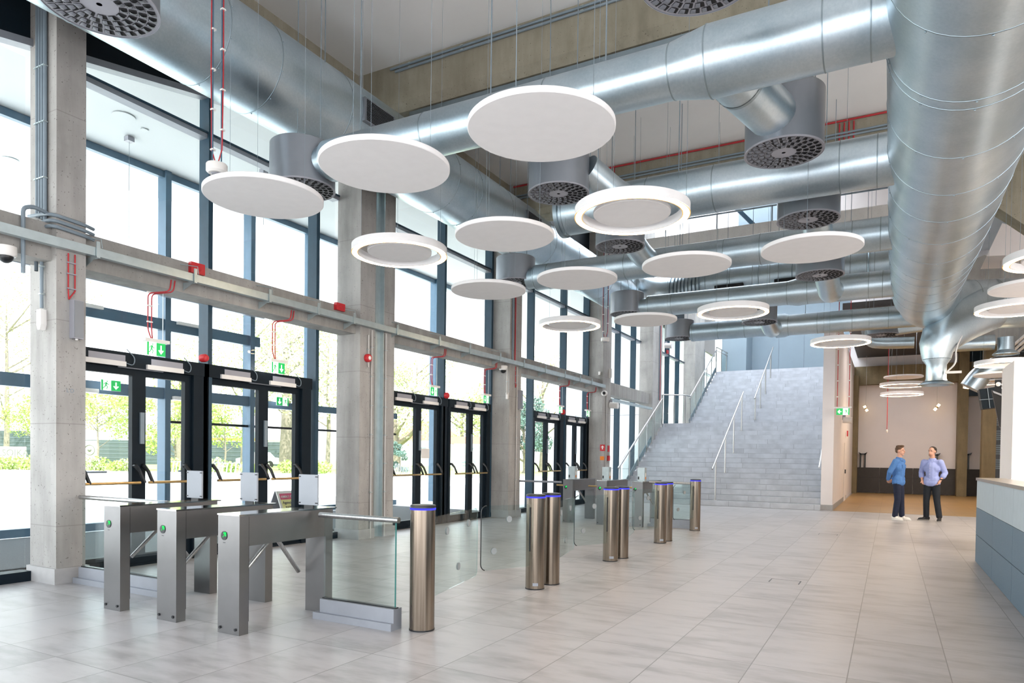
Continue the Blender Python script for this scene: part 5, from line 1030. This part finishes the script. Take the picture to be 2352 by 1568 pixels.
t = thing('round_sign', gp(206, 62), 'cream panel with a round emblem behind the nearest door', 'sign'); o_ = gp(206, 62, .7); MB().prism([o_-d*.75, o_+d*.75, o_+d*.75+V((0, 0, 1.7)), o_-d*.75+V((0, 0, 1.7))], n*.08).build('panel', BAN, t)
c0 = o_+V((0, 0, .85))-n*.02; MB().tube([c0+d*(.45*cos(q_))+V((0, 0, .45*sin(q_))) for q_ in [2*pi*i/24 for i in range(24)]], .05, 6, closed=True).build('emblem', BLK, t); MB().ell(c0, .18).build('emblem_centre', BLK, t)
def house(px, depth, w, h, lb, roofm, z0=0):
    o = gp(px, depth); t = thing('house', o, lb, 'house', 'houses beyond the trees'); dd = (gp(px+10, depth)-gp(px-10, depth)).normalized(); nn = V((-dd.y, dd.x, 0)); a = o-dd*w/2; b = o+dd*w/2
    MB().prism([a, b, b+V((0, 0, h)), a+V((0, 0, h))], nn*8).build('walls', 'clad', t)
    MB().prism([a-dd*.5+V((0, 0, h)), b+dd*.5+V((0, 0, h)), o+dd*w*.2+V((0, 0, h+2.6)), o-dd*w*.2+V((0, 0, h+2.6))], nn*8.3).build('roof', roofm, t)
    MB().prism([o+dd*w*.1+V((0, 0, h+2)), o+dd*(w*.1+.9)+V((0, 0, h+2)), o+dd*(w*.1+.9)+V((0, 0, h+3.5)), o+dd*w*.1+V((0, 0, h+3.5))], nn*.9).build('chimney', 'skirt', t); 
    MB().prism([a+dd*w*.3+V((0, 0, h*.5)), a+dd*w*.45+V((0, 0, h*.5)), a+dd*w*.45+V((0, 0, h*.75)), a+dd*w*.3+V((0, 0, h*.75))], -nn*.05).build('window', 'conduit', t)
house(285, 105, 9, 4.4, 'pale house with a grey roof behind the nearest door', ROOFG); house(520, 110, 12, 3.6, 'white house with a chimney behind the second door', ROOFG); house(985, 92, 8, 3.4, 'white building with a red top behind the paper notice', ROOF)
t, a, b, d, n = pan('hut', 'white hut with blue graffiti and a red roof beyond the forecourt', 'hut', 1042, 1102, 66, 0, 2.6, 'clad', None, None, 3)
MB().prism([a-d*.4+V((0, 0, 2.6)), b+d*.4+V((0, 0, 2.6)), b+d*.1+V((0, 0, 3.3)), a-d*.1+V((0, 0, 3.3))], n*3.2).build('roof', ROOF, t)
mb = MB(); rg = random.Random(3)
for k in range(9): p = a+d*rg.uniform(.3, 2.2)+V((0, 0, rg.uniform(.5, 2.0)))-n*.02; q_ = p+d*rg.uniform(-.5, .6)+V((0, 0, rg.uniform(-.6, .6))); mb.tube([p, q_], .05, 5)
mb.build('graffiti', GRAF, t)
t, a, b, d, n = pan('stripe_board', 'yellow striped low wall beyond the lawn, behind the second door', 'low wall', 470, 600, 74, 2.75, 3.05, YEL)
for px, lb, w in ((590, 'pale parked car behind the second door', 4.2), (420, 'pinkish small kiosk box behind the nearest door', 1.6)):
    o = gp(px, 68, .05); t = thing('parked_car' if w > 2 else 'kiosk', o, lb, 'car' if w > 2 else 'kiosk')
    if w > 2:
        MB().prism([o-d*2.1+V((0, 0, .35)), o+d*2.1+V((0, 0, .35)), o+d*2.1+V((0, 0, .9)), o+d*1.2+V((0, 0, 1.0)), o+d*.7+V((0, 0, 1.5)), o-d*.9+V((0, 0, 1.5)), o-d*1.6+V((0, 0, .98)), o-d*2.1+V((0, 0, .85))], n*1.7).build('body', CARW, t)
        for s in (-1.3, 1.3): MB().tube([o+d*s+V((0, 0, .33))-n*.02, o+d*s+V((0, 0, .33))+n*.2], .33, 14).build('wheel', 'black', t)
    else: MB().prism([o-d*.8, o+d*.8, o+d*.8+V((0, 0, 1.4)), o-d*.8+V((0, 0, 1.4))], n*1.2).build('walls', ROOF, t)
for px0, px1, depth, lb in ((384, 432, 42, 'grey bike rack outside the nearest door'), (486, 546, 38.5, 'grey bike rack outside the second door'), (902, 941, 44, 'grey bike rack right of the second column')):
    a, b = gp(px0, depth), gp(px1, depth); d = b-a; nn = V((-d.y, d.x, 0)).normalized(); t = thing('bike_rack', (a+b)/2, lb, 'bike rack', 'grey bike racks')
    MB().tube([a+V((0, 0, .05)), b+V((0, 0, .05))], .025, 6).build('base_bar', 'conduit', t)
    for k in range(6): p = a+d*(k+.3)/6; MB().tube(fillet([p+V((0, 0, .05)), p+d.normalized()*.12+V((0, 0, .88)), p+d.normalized()*.12+nn*.5+V((0, 0, .88)), p+nn*.5+V((0, 0, .05))], .1), .022, 6).build('hoop', 'conduit', t)
# folding sign board in the vestibule
xa = -10.7; p0 = at_x(634, 1128, xa); p1 = at_x(690, 1127, xa); zt = p0.z; y0, y1 = p0.y, p1.y; t = thing('folding_sign', (xa, (y0+y1)/2, 0), 'white framed folding sign board standing in the vestibule behind the second door', 'sign board')
MB().prism([(xa, y0, zt), (xa+.3, y0, 0), (xa+.3, y1, 0), (xa, y1, zt)], (-.02, 0, 0)).build('front_board', 'wplastic', t); MB().prism([(xa-.03, y0, zt), (xa-.35, y0, 0), (xa-.35, y1, 0), (xa-.03, y1, zt)], (-.02, 0, 0)).build('rear_board', 'plate', t)
def onb(y, z, off=.004): return V((xa+.3*(1-z/zt)+off, y, z))
w_ = y1-y0
MB().add([onb(y0+.05, zt*.92), onb(y1-.05, zt*.92), onb(y1-.05, zt*.10), onb(y0+.05, zt*.10)], [(0, 1, 2, 3)]).build('yellow_field', plain('pale_yellow_print', 'e6e29a', .7), t); MB().add([onb(y0+.05, zt*.93, .006), onb(y1-.05, zt*.93, .006), onb(y1-.05, zt*.76, .006), onb(y0+.05, zt*.76, .006)], [(0, 1, 2, 3)]).build('red_band', plain('red_print', 'd2587a', .7), t)
dY = V((0, 1, 0)); nB = V((1, 0, .3/zt)).normalized()
text(t, 'OBIEKT CHRONIONY', onb(y0+.075, zt*.81, .01), dY, -nB, w_*.098, 'wplastic'); text(t, 'Agencja Ochrony', onb(y0+.075, zt*.64, .01), dY, -nB, w_*.125, BLK); text(t, 'KOWALCZYK', onb(y0+.12, zt*.50, .01), dY, -nB, w_*.13, BLK)
em = MB(); em.add([onb(y0+.1, zt*.34, .01), onb(y0+.3, zt*.28, .01), onb(y0+w_*.6, zt*.28, .01), onb(y0+w_*.6, zt*.40, .01), onb(y0+w_*.4, zt*.40, .01)], [(0, 1, 2, 3, 4)]); em.add([onb(y0+w_*.62, zt*.27, .01), onb(y0+w_*.74, zt*.27, .01), onb(y1-.06, zt*.42, .01), onb(y1-.17, zt*.42, .01)], [(0, 1, 2, 3)]); em.build('emblem', plain('blue_print', '6c86a8', .7), t)
# ------------------------------------------------------------------ light
w = bpy.data.worlds.new('sky'); S.world = w; w.use_nodes = True; nt = w.node_tree; nt.nodes.clear(); o = nt.nodes.new('ShaderNodeOutputWorld'); bg = nt.nodes.new('ShaderNodeBackground')
tc = nt.nodes.new('ShaderNodeTexCoord'); sp_ = nt.nodes.new('ShaderNodeSeparateXYZ'); rp = nt.nodes.new('ShaderNodeValToRGB'); nt.links.new(tc.outputs['Generated'], sp_.inputs[0]); nt.links.new(sp_.outputs[2], rp.inputs[0])
rp.color_ramp.elements[0].position = 0; rp.color_ramp.elements[0].color = (1.0, 1.0, 1.0, 1); rp.color_ramp.elements[1].position = .6; rp.color_ramp.elements[1].color = (.80, .90, 1.0, 1)
nt.links.new(rp.outputs[0], bg.inputs[0]); bg.inputs[1].default_value = WORLD; nt.links.new(bg.outputs[0], o.inputs[0])
sl = bpy.data.lights.new('sun', 'SUN'); sl.energy = SUN; sl.angle = .01; sl.color = (1, .95, .87); so_ = bpy.data.objects.new('sun', sl); COL.objects.link(so_); so_.rotation_euler = V((-.45, .22, -.85)).to_track_quat('-Z', 'Y').to_euler(); so_.location = (30, -10, 40)
# warm fill lights added high in the far room, without fittings
for x, y in ((.4, 27), (.4, 31), (3.0, 29)):
    L = bpy.data.lights.new('room_fill', 'AREA'); L.shape = 'DISK'; L.size = 1.1; L.energy = ROOMFILL; L.color = (1, .91, .86); q = bpy.data.objects.new('room_fill', L); COL.objects.link(q); q.location = (x, y, 5.9)

# fill lights added beyond the counter, for ring lamps out of view
for x, y in ((4.2, 5.0), (6.4, 5.0), (4.2, 9.5), (6.4, 9.5), (4.2, 14), (6.4, 14), (3.2, 18.5)):
    L = bpy.data.lights.new('hall_fill', 'AREA'); L.shape = 'DISK'; L.size = 1.25; L.energy = HALL; L.color = (1, .88, .74); q = bpy.data.objects.new('hall_fill', L); COL.objects.link(q); q.location = (x, y, 4.1)
